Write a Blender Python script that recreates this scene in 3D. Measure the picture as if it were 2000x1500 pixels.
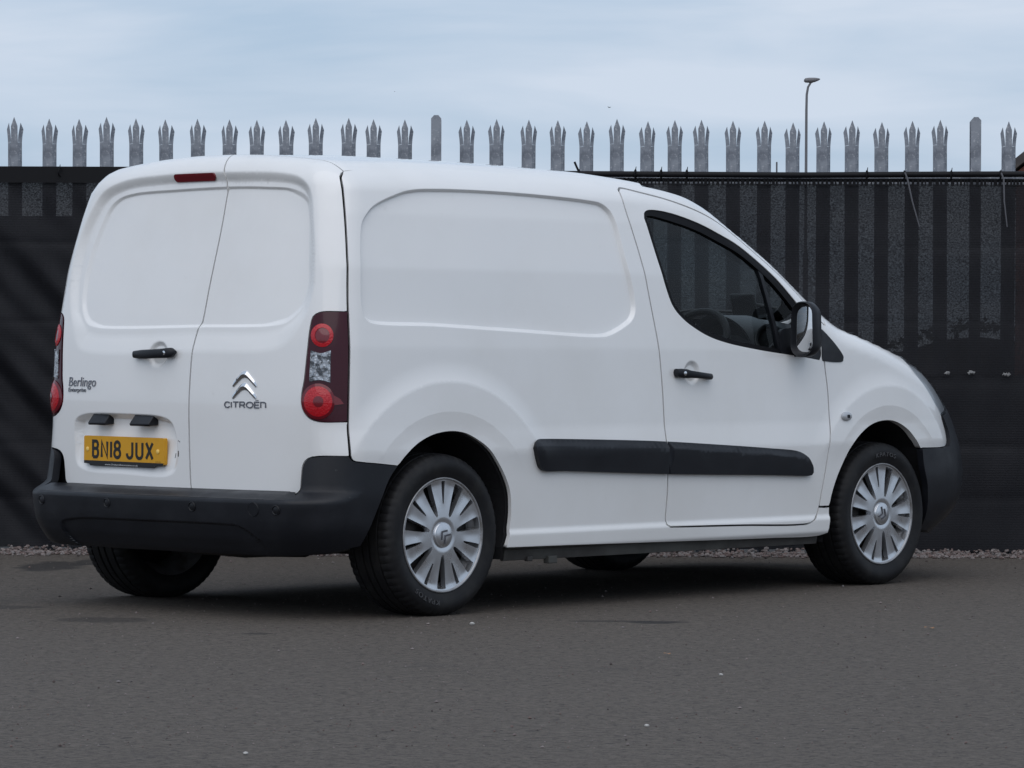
import bpy, math, random
import numpy as np
from mathutils import Vector, Matrix
from mathutils.geometry import delaunay_2d_cdt
for o in list(bpy.data.objects): bpy.data.objects.remove(o)
sc = bpy.context.scene
COL = sc.collection
random.seed(7); RNG = np.random.default_rng(7)
PI = math.pi

# ------------------------------------------------------------------ camera
PITCH, ROLL, CAMZ = -0.0090843, 0.0035694, 1.0
cd = bpy.data.cameras.new('camera'); cd.sensor_width = 36.0; cd.lens = 135.0
cd.clip_start = 0.1; cd.clip_end = 4000
cam = bpy.data.objects.new('camera', cd); COL.objects.link(cam); sc.camera = cam
_fw = np.array([0, math.cos(PITCH), math.sin(PITCH)]); _up = np.array([0, -math.sin(PITCH), math.cos(PITCH)]); _rt = np.array([1., 0, 0])
_r2 = _rt*math.cos(ROLL)+_up*math.sin(ROLL); _u2 = -_rt*math.sin(ROLL)+_up*math.cos(ROLL)
cam.matrix_world = Matrix(((_r2[0], _u2[0], -_fw[0], 0), (_r2[1], _u2[1], -_fw[1], 0), (_r2[2], _u2[2], -_fw[2], CAMZ), (0, 0, 0, 1)))

# ------------------------------------------------------------------ world, sun, exposure
SUN_EL, SUN_AZ = math.radians(55), math.radians(188)     # azimuth clockwise from +Y : behind the camera
wd = bpy.data.worlds.new('World'); sc.world = wd; wd.use_nodes = True
nt = wd.node_tree; nt.nodes.clear()
def N(tree, typ, **kw):
    n = tree.nodes.new(typ)
    for k, v in kw.items():
        if k.startswith('i_'): n.inputs[k[2:].replace('_', ' ')].default_value = v
        else: setattr(n, k, v)
    return n
L = lambda tree, a, b: tree.links.new(a, b)
sky = N(nt, 'ShaderNodeTexSky', sky_type='NISHITA', sun_disc=False, sun_elevation=SUN_EL, sun_rotation=SUN_AZ, air_density=1.0, dust_density=1.6, ozone_density=1.3)
tc = N(nt, 'ShaderNodeTexCoord')
mp = N(nt, 'ShaderNodeMapping'); mp.inputs['Scale'].default_value = (5.0, 5.0, 30.0); mp.inputs['Location'].default_value = (3.1, 1.7, .35)
nz = N(nt, 'ShaderNodeTexNoise', i_Scale=1.6, i_Detail=5.0, i_Roughness=.5, i_Distortion=.35)
rp = N(nt, 'ShaderNodeValToRGB'); rp.color_ramp.elements[0].position = .34; rp.color_ramp.elements[1].position = .64
rp.color_ramp.elements[0].color = (.10, .10, .10, 1); rp.color_ramp.elements[1].color = (.95, .95, .95, 1)
mixs = N(nt, 'ShaderNodeMixRGB', blend_type='MIX'); mixs.inputs['Color2'].default_value = (6.85, 7.75, 9.05, 1)
mixb = N(nt, 'ShaderNodeMixRGB'); mixb.inputs['Fac'].default_value = .75; mixb.inputs['Color2'].default_value = (4.9, 6.45, 8.6, 1)
bg = N(nt, 'ShaderNodeBackground', i_Strength=.092)
wo = N(nt, 'ShaderNodeOutputWorld')
L(nt, tc.outputs['Generated'], mp.inputs['Vector']); L(nt, mp.outputs['Vector'], nz.inputs['Vector']); L(nt, nz.outputs['Fac'], rp.inputs['Fac'])
L(nt, sky.outputs['Color'], mixb.inputs['Color1']); L(nt, mixb.outputs['Color'], mixs.inputs['Color1']); L(nt, rp.outputs['Color'], mixs.inputs['Fac']); L(nt, mixs.outputs['Color'], bg.inputs['Color']); L(nt, bg.outputs['Background'], wo.inputs['Surface'])
sl = bpy.data.lights.new('sun', 'SUN'); sl.energy = 1.3; sl.angle = math.radians(80); sl.color = (1, .94, .90)
sun = bpy.data.objects.new('sun', sl); COL.objects.link(sun)
_d = Vector((math.sin(SUN_AZ)*math.cos(SUN_EL), math.cos(SUN_AZ)*math.cos(SUN_EL), math.sin(SUN_EL)))
sun.rotation_euler = _d.to_track_quat('Z', 'Y').to_euler()
vs = sc.view_settings; vs.view_transform = 'Standard'; vs.look = 'None'; vs.exposure = 0.0; vs.gamma = 1.0; vs.use_curve_mapping = False
sc.render.engine = 'CYCLES'
sc.cycles.max_bounces = 10; sc.cycles.transparent_max_bounces = 24

# ------------------------------------------------------------------ materials
MATS = {}
def mat(name, base, rough=.5, metal=0., spec=.5, coat=0., coat_r=.05, bump=None, var=None, rvar=None, emit=None):
    """bump=(scale, strength, dist); var=(scale, colour2, lo, hi) noise-mixed second colour; rvar=(scale, amount)"""
    m = bpy.data.materials.new(name); m.use_nodes = True; t = m.node_tree; p = t.nodes['Principled BSDF']
    p.inputs['Base Color'].default_value = (*base, 1); p.inputs['Roughness'].default_value = rough; p.inputs['Metallic'].default_value = metal
    p.inputs['Specular IOR Level'].default_value = spec; p.inputs['Coat Weight'].default_value = coat; p.inputs['Coat Roughness'].default_value = coat_r
    co = N(t, 'ShaderNodeTexCoord')
    if var:
        lst = var if isinstance(var, list) else [var]
        prev = None
        for (s, c2, lo, hi) in lst:
            n = N(t, 'ShaderNodeTexNoise', i_Scale=s, i_Detail=6.0, i_Roughness=.6); L(t, co.outputs['Object'], n.inputs['Vector'])
            r = N(t, 'ShaderNodeMapRange', interpolation_type='SMOOTHSTEP'); r.inputs['From Min'].default_value = lo; r.inputs['From Max'].default_value = hi
            L(t, n.outputs['Fac'], r.inputs['Value'])
            x = N(t, 'ShaderNodeMixRGB'); x.inputs['Color1'].default_value = (*base, 1); x.inputs['Color2'].default_value = (*c2, 1)
            L(t, r.outputs['Result'], x.inputs['Fac'])
            if prev: L(t, prev, x.inputs['Color1'])
            prev = x.outputs['Color']
        L(t, prev, p.inputs['Base Color'])
    if rvar:
        n = N(t, 'ShaderNodeTexNoise', i_Scale=rvar[0], i_Detail=4.0); L(t, co.outputs['Object'], n.inputs['Vector'])
        r = N(t, 'ShaderNodeMapRange'); r.inputs['From Min'].default_value = .3; r.inputs['From Max'].default_value = .7
        r.inputs['To Min'].default_value = rough-rvar[1]; r.inputs['To Max'].default_value = rough+rvar[1]
        L(t, n.outputs['Fac'], r.inputs['Value']); L(t, r.outputs['Result'], p.inputs['Roughness'])
    if bump:
        n = N(t, 'ShaderNodeTexNoise', i_Scale=bump[0], i_Detail=4.0); L(t, co.outputs['Object'], n.inputs['Vector'])
        b = N(t, 'ShaderNodeBump', i_Strength=bump[1], i_Distance=bump[2]); L(t, n.outputs['Fac'], b.inputs['Height']); L(t, b.outputs['Normal'], p.inputs['Normal'])
    MATS[name] = m; return m
def glass(name, tint, ior=1.5, rough=.02):
    m = bpy.data.materials.new(name); m.use_nodes = True; t = m.node_tree; t.nodes.clear()
    o = N(t, 'ShaderNodeOutputMaterial'); mx = N(t, 'ShaderNodeMixShader'); lw = N(t, 'ShaderNodeLayerWeight', i_Blend=.5); pw = N(t, 'ShaderNodeMath', operation='POWER'); pw.inputs[1].default_value = 5.0; fr = N(t, 'ShaderNodeMath', operation='MULTIPLY_ADD'); fr.inputs[1].default_value = .94; fr.inputs[2].default_value = .014
    L(t, lw.outputs['Facing'], pw.inputs[0]); L(t, pw.outputs[0], fr.inputs[0])
    tr = N(t, 'ShaderNodeBsdfTransparent'); tr.inputs['Color'].default_value = (*tint, 1); gl = N(t, 'ShaderNodeBsdfGlossy', i_Roughness=rough)
    L(t, fr.outputs[0], mx.inputs[0]); L(t, tr.outputs[0], mx.inputs[1]); L(t, gl.outputs[0], mx.inputs[2]); L(t, mx.outputs[0], o.inputs['Surface'])
    MATS[name] = m; return m
mat('paint', (.81, .81, .805), .42, spec=.45, coat=.85, coat_r=.035, rvar=(5, .05),
    var=[(1.1, (.755, .75, .735), .40, .72), (14, (.72, .71, .69), .66, .86), (120, (.30, .27, .24), .775, .82)])
mat('plastic', (.0075, .0085, .0120), .44, spec=.32, bump=(900, .25, .0006), var=[(6, (.0125, .0135, .0175), .45, .75), (38, (.035, .036, .040), .66, .76)], rvar=(9, .08))
mat('plastic_grey', (.040, .040, .043), .5, spec=.35, bump=(700, .3, .001), var=(11, (.020, .0205, .024), .42, .68))
mat('plastic_fine', (.010, .011, .014), .42, spec=.3, bump=(1200, .15, .0004), var=(12, (.022, .023, .028), .45, .75))
mat('black', (.006, .006, .008), .6)
mat('seal', (.005, .005, .0065), .55, spec=.15)
mat('lining', (.012, .012, .014), .8)
mat('liner', (.010, .010, .012), .85, bump=(60, .4, .003))
mat('underbody', (.016, .015, .015), .8, bump=(25, .5, .006), var=(9, (.032, .027, .022), .45, .7))
mat('sillmetal', (.065, .065, .06), .7, var=(3, (.035, .032, .03), .42, .62))
mat('rubber', (.0085, .0085, .0098), .62, spec=.28, bump=(700, .25, .0006), var=(16, (.017, .0165, .0165), .42, .72))
mat('rubber_letter', (.060, .060, .064), .5)
mat('silver', (.60, .61, .63), .30, metal=.92, spec=.5, coat=.3, coat_r=.15, var=(22, (.52, .52, .53), .5, .8), rvar=(12, .05))
mat('steel_dark', (.014, .0135, .0135), .6, metal=.3, var=(14, (.03, .022, .016), .5, .75))
mat('steel_barrel', (.34, .34, .35), .42, metal=.6, var=(15, (.2, .19, .18), .45, .7))
mat('chrome', (.72, .73, .75), .10, metal=1.0)
mat('chrome_dark', (.20, .20, .22), .22, metal=.9)
mat('mirror_glass', (.86, .88, .90), .015, metal=1.0)
mat('lens_dark', (.042, .0025, .009), .14, spec=.25, coat=.22, coat_r=.04)
mat('lens_deep', (.13, .003, .010), .14, spec=.4, coat=.4, coat_r=.03)
mat('lens_red', (.46, .004, .012), .16, spec=.4, coat=.45, coat_r=.02, bump=(140, .8, .0035))
mat('lens_mid', (.15, .003, .010), .16, spec=.5, coat=.5, coat_r=.04)
mat('lens_seal', (.012, .004, .006), .3)
mat('reflector', (.50, .51, .53), .32, metal=.35, coat=.4)
mat('amber', (.75, .35, .05), .2, coat=1.)
mat('yellow', (.66, .325, .008), .38, spec=.45, coat=.1, var=(18, (.58, .27, .006), .5, .8))
mat('plate_black', (.008, .008, .009), .35)
mat('white_print', (.55, .55, .55), .5)
mat('screw_cap', (.92, .62, .16), .4)
mat('interior', (.036, .039, .044), .6, bump=(500, .2, .0006))
mat('interior_dark', (.006, .0065, .008), .6, spec=.25)
mat('fabric', (.03, .032, .036), .9, bump=(400, .4, .001))
glass('window', (.86, .91, .91), 1.5)
glass('clear_lens', (.90, .92, .93), 1.45)
mat('galvanised', (.265, .285, .32), .55, metal=.2, spec=.5, bump=(30, .12, .002),
    var=[(16, (.17, .185, .215), .42, .62), (70, (.46, .475, .50), .55, .70), (5, (.19, .185, .18), .58, .78)], rvar=(20, .12))
mat('pole_black', (.006, .006, .0075), .55, spec=.2)
mat('tie_grey', (.10, .10, .11), .5)
mat('clip_white', (.22, .22, .22), .5)
mat('lamp_grey', (.16, .16, .17), .5, metal=.3)
mat('bird', (.02, .02, .02), .8)
mat('brick', (.24, .095, .07), .85, var=(3, (.17, .07, .055), .45, .6))
mat('roof_tile', (.05, .045, .045), .75, var=(4, (.075, .065, .06), .45, .65))
mat('hedge', (.030, .042, .020), .8, var=(4, (.05, .06, .028), .4, .65))
mat('twig', (.03, .022, .015), .9)
mat('leaf_dry', (.30, .17, .09), .8)
mat('pebble', (.42, .41, .39), .8)
# ribbed clear lens of the reversing lamp
def ribbed():
    m = mat('ribbed_lens', (.40, .415, .44), .15, metal=.6, spec=.6, coat=.8, coat_r=.02, var=[(42, (.05, .052, .058), .44, .58), (75, (.75, .77, .80), .60, .68)]); t = m.node_tree; p = t.nodes['Principled BSDF']
    co = N(t, 'ShaderNodeTexCoord'); mp_ = N(t, 'ShaderNodeMapping'); mp_.inputs['Rotation'].default_value = (0, 0, .78)
    w = N(t, 'ShaderNodeTexWave', bands_direction='X', i_Scale=20.0, i_Distortion=.8); w2 = N(t, 'ShaderNodeTexNoise', i_Scale=90.0, i_Detail=2.0)
    ad = N(t, 'ShaderNodeMath', operation='ADD'); b = N(t, 'ShaderNodeBump', i_Strength=.8, i_Distance=.003)
    L(t, co.outputs['Object'], mp_.inputs['Vector']); L(t, mp_.outputs[0], w.inputs['Vector']); L(t, co.outputs['Object'], w2.inputs['Vector'])
    L(t, w.outputs['Fac'], ad.inputs[0]); L(t, w2.outputs['Fac'], ad.inputs[1]); L(t, ad.outputs[0], b.inputs['Height']); L(t, b.outputs[0], p.inputs['Normal'])
ribbed()
# shade netting: dark woven sheet with small see-through holes
def netting(name, lo, hi, maxt):
    m = bpy.data.materials.new(name); m.use_nodes = True; t = m.node_tree; t.nodes.clear()
    o = N(t, 'ShaderNodeOutputMaterial'); mx = N(t, 'ShaderNodeMixShader'); tr = N(t, 'ShaderNodeBsdfTransparent'); df = N(t, 'ShaderNodeBsdfPrincipled')
    df.inputs['Roughness'].default_value = .6; df.inputs['Specular IOR Level'].default_value = .2
    co = N(t, 'ShaderNodeTexCoord'); mp_ = N(t, 'ShaderNodeMapping'); mp_.inputs['Scale'].default_value = (1, 1, 1.35)
    n = N(t, 'ShaderNodeTexNoise', i_Scale=120.0, i_Detail=2.0, i_Roughness=.75)
    n2 = N(t, 'ShaderNodeTexNoise', i_Scale=2.5, i_Detail=4.0)
    r = N(t, 'ShaderNodeMapRange'); r.inputs['From Min'].default_value = lo; r.inputs['From Max'].default_value = hi; r.inputs['To Max'].default_value = maxt
    L(t, co.outputs['Object'], mp_.inputs['Vector']); L(t, mp_.outputs[0], n.inputs['Vector']); L(t, co.outputs['Object'], n2.inputs['Vector'])
    L(t, n.outputs['Fac'], r.inputs['Value']); L(t, r.outputs['Result'], mx.inputs[0])
    w = N(t, 'ShaderNodeTexWave', bands_direction='Z', i_Scale=26.0, i_Distortion=2.5, i_Detail=3.0); w.inputs['Detail Scale'].default_value = 6.0
    L(t, co.outputs['Object'], w.inputs['Vector'])
    c = N(t, 'ShaderNodeMixRGB'); c.inputs['Color1'].default_value = (.0070, .0073, .0100, 1); c.inputs['Color2'].default_value = (.0205, .0205, .0240, 1)
    mu = N(t, 'ShaderNodeMath', operation='MULTIPLY'); L(t, w.outputs['Fac'], mu.inputs[0]); L(t, n2.outputs['Fac'], mu.inputs[1]); L(t, mu.outputs[0], c.inputs['Fac'])
    L(t, c.outputs['Color'], df.inputs['Base Color'])
    b = N(t, 'ShaderNodeBump', i_Strength=.35, i_Distance=.003); L(t, n.outputs['Fac'], b.inputs['Height']); L(t, b.outputs[0], df.inputs['Normal'])
    L(t, df.outputs[0], mx.inputs[1]); L(t, tr.outputs[0], mx.inputs[2]); L(t, mx.outputs[0], o.inputs['Surface']); MATS[name] = m
netting('net', .36, .70, .072)
netting('net_dense', .62, .75, .03)
# asphalt, with fine aggregate, worn patches and a few oil stains
def asphalt():
    m = bpy.data.materials.new('asphalt'); m.use_nodes = True; t = m.node_tree; p = t.nodes['Principled BSDF']
    co = N(t, 'ShaderNodeTexCoord')
    def noise(s, d=4., r=.6):
        n = N(t, 'ShaderNodeTexNoise', i_Scale=s, i_Detail=d, i_Roughness=r); L(t, co.outputs['Object'], n.inputs['Vector']); return n.outputs['Fac']
    def rng(v, a, b, c=0., d=1.):
        r = N(t, 'ShaderNodeMapRange', interpolation_type='SMOOTHSTEP'); r.inputs['From Min'].default_value = a; r.inputs['From Max'].default_value = b; r.inputs['To Min'].default_value = c; r.inputs['To Max'].default_value = d
        L(t, v, r.inputs['Value']); return r.outputs['Result']
    def mixc(f, c1, c2):
        x = N(t, 'ShaderNodeMixRGB'); L(t, f, x.inputs['Fac'])
        for k, c in (('Color1', c1), ('Color2', c2)):
            if isinstance(c, tuple): x.inputs[k].default_value = (*c, 1)
            else: L(t, c, x.inputs[k])
        return x.outputs['Color']
    c = mixc(rng(noise(.35, 5), .35, .68), (.094, .0785, .0650), (.114, .0955, .079))
    c = mixc(rng(noise(150, 4, .8), .40, .62), c, (.134, .114, .097))
    c = mixc(rng(noise(95, 3, .7), .60, .68), c, (.028, .027, .027))
    c = mixc(rng(noise(210, 2, .7), .72, .77), c, (.22, .205, .195))
    c = mixc(rng(noise(38, 6, .8), .44, .60, 0, .95), c, (.060, .0500, .0420))
    c = mixc(rng(noise(17, 6, .8), .50, .66, 0, .7), c, (.152, .130, .110))
    c = mixc(rng(noise(26, 3, .7), .60, .67, 0, .95), c, (.021, .0182, .016))  # dark pits: the shade of the hollows is put into the colour
    c = mixc(rng(noise(1.3, 6, .7), .60, .72, 0, .35), c, (.040, .0375, .036))
    # stains: (x, y, rx, ry) in metres, edges broken up by noise
    sep = N(t, 'ShaderNodeSeparateXYZ'); L(t, co.outputs['Object'], sep.inputs[0])
    nn = noise(5.5, 5, .65)
    for (sx, sy, rx, ry, k) in [(-2.10, 17.55, .16, .42, .75), (-1.95, 17.95, .10, .3, .7), (-2.02, 14.75, .22, .16, .55), (-2.25, 14.95, .35, .55, .35), (.54, 14.08, .12, .09, .85), (.40, 14.12, .20, .05, .6), (-1.50, 14.1, .20, .16, .5), (-.9, 13.45, .06, .05, .6)]:
        m1 = N(t, 'ShaderNodeMath', operation='SUBTRACT'); L(t, sep.outputs[0], m1.inputs[0]); m1.inputs[1].default_value = sx
        m2 = N(t, 'ShaderNodeMath', operation='SUBTRACT'); L(t, sep.outputs[1], m2.inputs[0]); m2.inputs[1].default_value = sy
        d1 = N(t, 'ShaderNodeMath', operation='DIVIDE'); L(t, m1.outputs[0], d1.inputs[0]); d1.inputs[1].default_value = rx
        d2 = N(t, 'ShaderNodeMath', operation='DIVIDE'); L(t, m2.outputs[0], d2.inputs[0]); d2.inputs[1].default_value = ry
        q1 = N(t, 'ShaderNodeMath', operation='MULTIPLY'); L(t, d1.outputs[0], q1.inputs[0]); L(t, d1.outputs[0], q1.inputs[1])
        q2 = N(t, 'ShaderNodeMath', operation='MULTIPLY_ADD'); L(t, d2.outputs[0], q2.inputs[0]); L(t, d2.outputs[0], q2.inputs[1]); L(t, q1.outputs[0], q2.inputs[2])
        a3 = N(t, 'ShaderNodeMath', operation='MULTIPLY_ADD'); L(t, nn, a3.inputs[0]); a3.inputs[1].default_value = 2.6; L(t, q2.outputs[0], a3.inputs[2])
        c = mixc(rng(a3.outputs[0], 1.75, 2.35, k, 0), c, (.016, .015, .015))
    L(t, c, p.inputs['Base Color'])
    p.inputs['Roughness'].default_value = .82; p.inputs['Specular IOR Level'].default_value = .35
    h = N(t, 'ShaderNodeMath', operation='ADD'); L(t, noise(240, 3, .7), h.inputs[0]); L(t, noise(60, 3), h.inputs[1])
    b = N(t, 'ShaderNodeBump', i_Strength=.9, i_Distance=.006); L(t, h.outputs[0], b.inputs['Height']); L(t, b.outputs[0], p.inputs['Normal'])
    MATS['asphalt'] = m
asphalt()
def stone_mat():
    m = mat('gravel', (.30, .25, .24), .85, bump=(90, .4, .004)); t = m.node_tree; p = t.nodes['Principled BSDF']
    g = N(t, 'ShaderNodeNewGeometry'); r = N(t, 'ShaderNodeValToRGB')
    r.color_ramp.elements[0].color = (.05, .043, .041, 1); r.color_ramp.elements[1].color = (.23, .195, .185, 1)
    e = r.color_ramp.elements.new(.35); e.color = (.15, .105, .095, 1); e = r.color_ramp.elements.new(.75); e.color = (.17, .155, .15, 1)
    L(t, g.outputs['Random Per Island'], r.inputs['Fac']); L(t, r.outputs['Color'], p.inputs['Base Color'])
stone_mat()

# ------------------------------------------------------------------ mesh helpers
def link(name, me, parent=None, m=None):
    o = bpy.data.objects.new(name, me); COL.objects.link(o)
    if m: me.materials.append(MATS[m])
    if parent is not None: o.parent = parent
    return o
def mk(name, V, Fc, m, parent=None, smooth=True, normals=None, sharp=None):
    me = bpy.data.meshes.new(name); me.from_pydata([tuple(map(float, v)) for v in V], [], [tuple(int(i) for i in f) for f in Fc]); me.update()
    if smooth: me.shade_smooth()
    if normals is not None: me.normals_split_custom_set_from_vertices([tuple(map(float, n)) for n in normals])
    elif sharp is not None and smooth: me.set_sharp_from_angle(angle=math.radians(sharp))
    return link(name, me, parent, m)
def tag(o, label=None, cat=None, group=None, kind=None):
    if label: o['label'] = label
    if cat: o['category'] = cat
    if group: o['group'] = group
    if kind: o['kind'] = kind
    return o
def empty(name, parent=None, loc=(0, 0, 0)):
    o = bpy.data.objects.new(name, None); COL.objects.link(o); o.location = loc; o.empty_display_size = .1
    if parent is not None: o.parent = parent
    return o
class MB:
    def __init__(s): s.v = []; s.f = []
    def add(s, V, Fc):
        b = len(s.v); s.v += [tuple(map(float, p)) for p in V]; s.f += [tuple(int(i)+b for i in f) for f in Fc]
    def box(s, c, d, rot=None):
        V = [np.array([x*d[0]/2, y*d[1]/2, z*d[2]/2]) for x in (-1, 1) for y in (-1, 1) for z in (-1, 1)]
        if rot is not None: V = [rot@p for p in V]
        s.add([np.array(c)+p for p in V], [(0, 1, 3, 2), (4, 6, 7, 5), (0, 4, 5, 1), (2, 3, 7, 6), (0, 2, 6, 4), (1, 5, 7, 3)])
    def loft(s, secs, closed=True, cap=True):
        n = len(secs[0]); V = [p for q in secs for p in q]; Fc = []
        for k in range(len(secs)-1):
            for i in range(n if closed else n-1):
                j = (i+1) % n; Fc.append((k*n+i, k*n+j, (k+1)*n+j, (k+1)*n+i))
        if cap: Fc.append(tuple(range(n))[::-1]); Fc.append(tuple((len(secs)-1)*n+i for i in range(n)))
        s.add(V, Fc)
    def tube(s, pts, r, n=10, cap=True):
        pts = [np.array(p, float) for p in pts]; rr = r if hasattr(r, '__len__') else [r]*len(pts); secs = []
        ref = None
        for i, p in enumerate(pts):
            t = pts[min(i+1, len(pts)-1)]-pts[max(i-1, 0)]; t /= np.linalg.norm(t)
            if ref is None: ref = np.array([0, 0, 1.]) if abs(t[2]) < .9 else np.array([1., 0, 0])
            u = np.cross(ref, t); u /= np.linalg.norm(u); w = np.cross(t, u); ref = w
            secs.append([p+rr[i]*(math.cos(a)*u+math.sin(a)*w) for a in np.linspace(0, 2*PI, n, endpoint=False)])
        s.loft(secs, cap=cap)
    def build(s, name, m, parent=None, smooth=True, sharp=35, bevel=0):
        o = mk(name, s.v, s.f, m, parent, smooth, sharp=sharp)
        import bmesh
        b = bmesh.new(); b.from_mesh(o.data); bmesh.ops.recalc_face_normals(b, faces=b.faces); b.to_mesh(o.data); b.free()
        if smooth: o.data.set_sharp_from_angle(angle=math.radians(sharp))
        if bevel:
            md = o.modifiers.new('bevel', 'BEVEL'); md.width = bevel; md.segments = 2; md.limit_method = 'ANGLE'; md.angle_limit = math.radians(40)
        return o
def rrect(w, h, r, n=5):
    out = []
    for cx, cy, a0 in ((w/2-r, h/2-r, 0), (-w/2+r, h/2-r, PI/2), (-w/2+r, -h/2+r, PI), (w/2-r, -h/2+r, 1.5*PI)):
        for a in np.linspace(a0, a0+PI/2, n): out.append((cx+r*math.cos(a), cy+r*math.sin(a)))
    return out
def lathe(prof, n=64, axis='y'):
    """prof: (offset along axis, radius)"""
    V = []; Fc = []
    for k, (d, r) in enumerate(prof):
        for a in np.linspace(0, 2*PI, n, endpoint=False):
            V.append((r*math.cos(a), d, r*math.sin(a)))
    for k in range(len(prof)-1):
        for i in range(n):
            j = (i+1) % n; Fc.append((k*n+i, k*n+j, (k+1)*n+j, (k+1)*n+i))
    return V, Fc

# ------------------------------------------------------------------ the van's body surface, metres; X forward, Y left, Z up, origin under the rear axle
def tab(xs, ys, sig):
    lo, hi = xs[0]-1, xs[-1]+1; g = np.arange(lo, hi, .002); v = np.interp(g, xs, ys); n = int(4*sig/.002)+1
    k = np.exp(-.5*(np.arange(-n, n+1)*.002/sig)**2); k /= k.sum(); v = np.convolve(np.pad(v, n, mode='edge'), k, 'valid')
    return lambda q: np.interp(q, g, v)
def sm(t): t = np.clip(t, 0, 1); return t*t*(3-2*t)
def ramp(t, e=.16):
    """straight bevel with small rounded ends"""
    t = np.clip(t, 0, 1); k = 1/(1-e); return k*np.where(t < e, t*t/(2*e), np.where(t > 1-e, 1-e-(1-t)**2/(2*e), t-e/2))
def fil(a, b, r):
    u = np.maximum(a+r, 0); v = np.maximum(b+r, 0); return np.minimum(np.maximum(a, b), -r)+np.sqrt(u*u+v*v)
SZ = tab([.15, .222, .240, .298, .309, .5, .61, .70, .80, 1.0, 1.3, 1.5, 1.6, 1.7], [.84, .858, .876, .881, .871, .880, .884, .872, .868, .862, .83, .787, .757, .71], .0055)
PLF = tab([2.2, 2.6, 2.9, 3.1, 3.3], [0, .004, .02, .045, .085], .06)
RC = tab([.2, .45, .8, 1.04, 1.34, 1.56, 1.7], [.59, .592, .602, .588, .544, .493, .455], .05)
FC = tab([.15, .25, .35, .47, .6, .75, .85, .95, 1.05], [3.45, 3.55, 3.635, 3.665, 3.66, 3.63, 3.58, 3.50, 3.4], .04)
TC = tab([-1, -.5, -.19, .03, .49, .78, 1.08, 1.4, 1.55, 1.7, 1.85, 2.0, 2.39, 2.66, 2.83, 2.95, 3.1, 3.25, 3.35, 3.46, 3.6, 3.8],
         [1.71, 1.732, 1.743, 1.751, 1.752, 1.748, 1.736, 1.708, 1.690, 1.668, 1.640, 1.585, 1.374, 1.200, 1.107, 1.081, 1.042, .998, .968, .928, .855, .73], .04)
RT = tab([-1, 0, .5, 1.2, 2.0, 2.6, 3.2, 3.6], [.085, .095, .11, .10, .075, .07, .10, .12], .1)
def plan(x): return .043*(np.maximum(.5-x, 0)/.96)**2+PLF(x)
def T_base(x, y):
    ay = np.abs(y); bl = sm((x-.7)/1.0); return TC(x+.30*(ay/.72)**2*bl)-.04*(ay/.6)**2*(1-.8*bl)
class SDF:
    """signed distance to a closed polygon (inside positive), tabulated"""
    def __init__(s, P, pad=.14, h=.003):
        P = np.array(P, float); s.lo = P.min(0)-pad; hi = P.max(0)+pad; s.h = h; s.pad = pad
        nx, ny = [int(k)+1 for k in np.ceil((hi-s.lo)/h)]
        X, Y = np.meshgrid(s.lo[0]+np.arange(nx)*h, s.lo[1]+np.arange(ny)*h, indexing='ij'); Q = np.stack([X.ravel(), Y.ravel()], 1)
        d = np.full(len(Q), 9.); ins = np.zeros(len(Q), bool)
        for a, b in zip(P, np.roll(P, -1, 0)):
            e = b-a; t = np.clip(((Q-a)@e)/max(e@e, 1e-12), 0, 1); d = np.minimum(d, np.hypot(*(Q-a-t[:, None]*e).T))
            c = (a[1] > Q[:, 1]) != (b[1] > Q[:, 1])
            if abs(e[1]) > 1e-12: ins ^= c & (Q[:, 0] < a[0]+(Q[:, 1]-a[1])*e[0]/e[1])
        s.g = np.where(ins, d, -d).reshape(nx, ny)
    def __call__(s, x, y):
        n0, n1 = s.g.shape; fx = (x-s.lo[0])/s.h; fy = (y-s.lo[1])/s.h
        out = (fx < 0) | (fy < 0) | (fx > n0-1.001) | (fy > n1-1.001)
        fx = np.clip(fx, 0, n0-1.001); fy = np.clip(fy, 0, n1-1.001); i = fx.astype(int); j = fy.astype(int); u = fx-i; v = fy-j; g = s.g
        r = (g[i, j]*(1-u)+g[i+1, j]*u)*(1-v)+(g[i, j+1]*(1-u)+g[i+1, j+1]*u)*v
        return np.where(out, -s.pad, r)
def crom(P, step, closed=False):
    P = np.array(P, float); n = len(P)
    if n < 3 and not closed:
        k = max(1, int(round(np.linalg.norm(P[1]-P[0])/step))); return P[0]+(P[1]-P[0])*np.linspace(0, 1, k+1)[:, None]
    out = []
    for i in range(n if closed else n-1):
        p1, p2 = P[i], P[(i+1) % n]
        p0 = P[i-1] if (closed or i > 0) else 2*p1-p2; p3 = P[(i+2) % n] if (closed or i < n-2) else 2*p2-p1
        # centripetal parameters keep the curve from overshooting
        d1, d2, d3 = [max(np.linalg.norm(q)**.5, 1e-6) for q in (p1-p0, p2-p1, p3-p2)]
        m1 = (p2-p1)+d2*((p1-p0)/d1-(p2-p0)/(d1+d2)); m2 = (p2-p1)+d2*((p3-p2)/d3-(p3-p1)/(d2+d3))
        k = max(1, int(round(d2*d2/step)))
        for t in np.arange(k)/k:
            out.append((2*t**3-3*t**2+1)*p1+(t**3-2*t**2+t)*m1+(-2*t**3+3*t**2)*p2+(t**3-t**2)*m2)
    if not closed: out.append(P[-1])
    return np.array(out)
PANEL = crom([(-.342, 1.455), (-.321, 1.484), (-.272, 1.524), (-.13, 1.576), (-.06, 1.591), (.062, 1.599), (.481, 1.599), (.918, 1.581), (.991, 1.571), (1.029, 1.547), (1.048, 1.511), (1.075, 1.349), (1.102, 1.208), (1.102, 1.157), (1.083, 1.123), (1.039, 1.096), (.937, 1.059), (.876, 1.053), (.376, 1.072), (-.032, 1.089), (-.35, 1.1), (-.373, 1.115), (-.384, 1.152), (-.374, 1.303)], .015, True)
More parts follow.
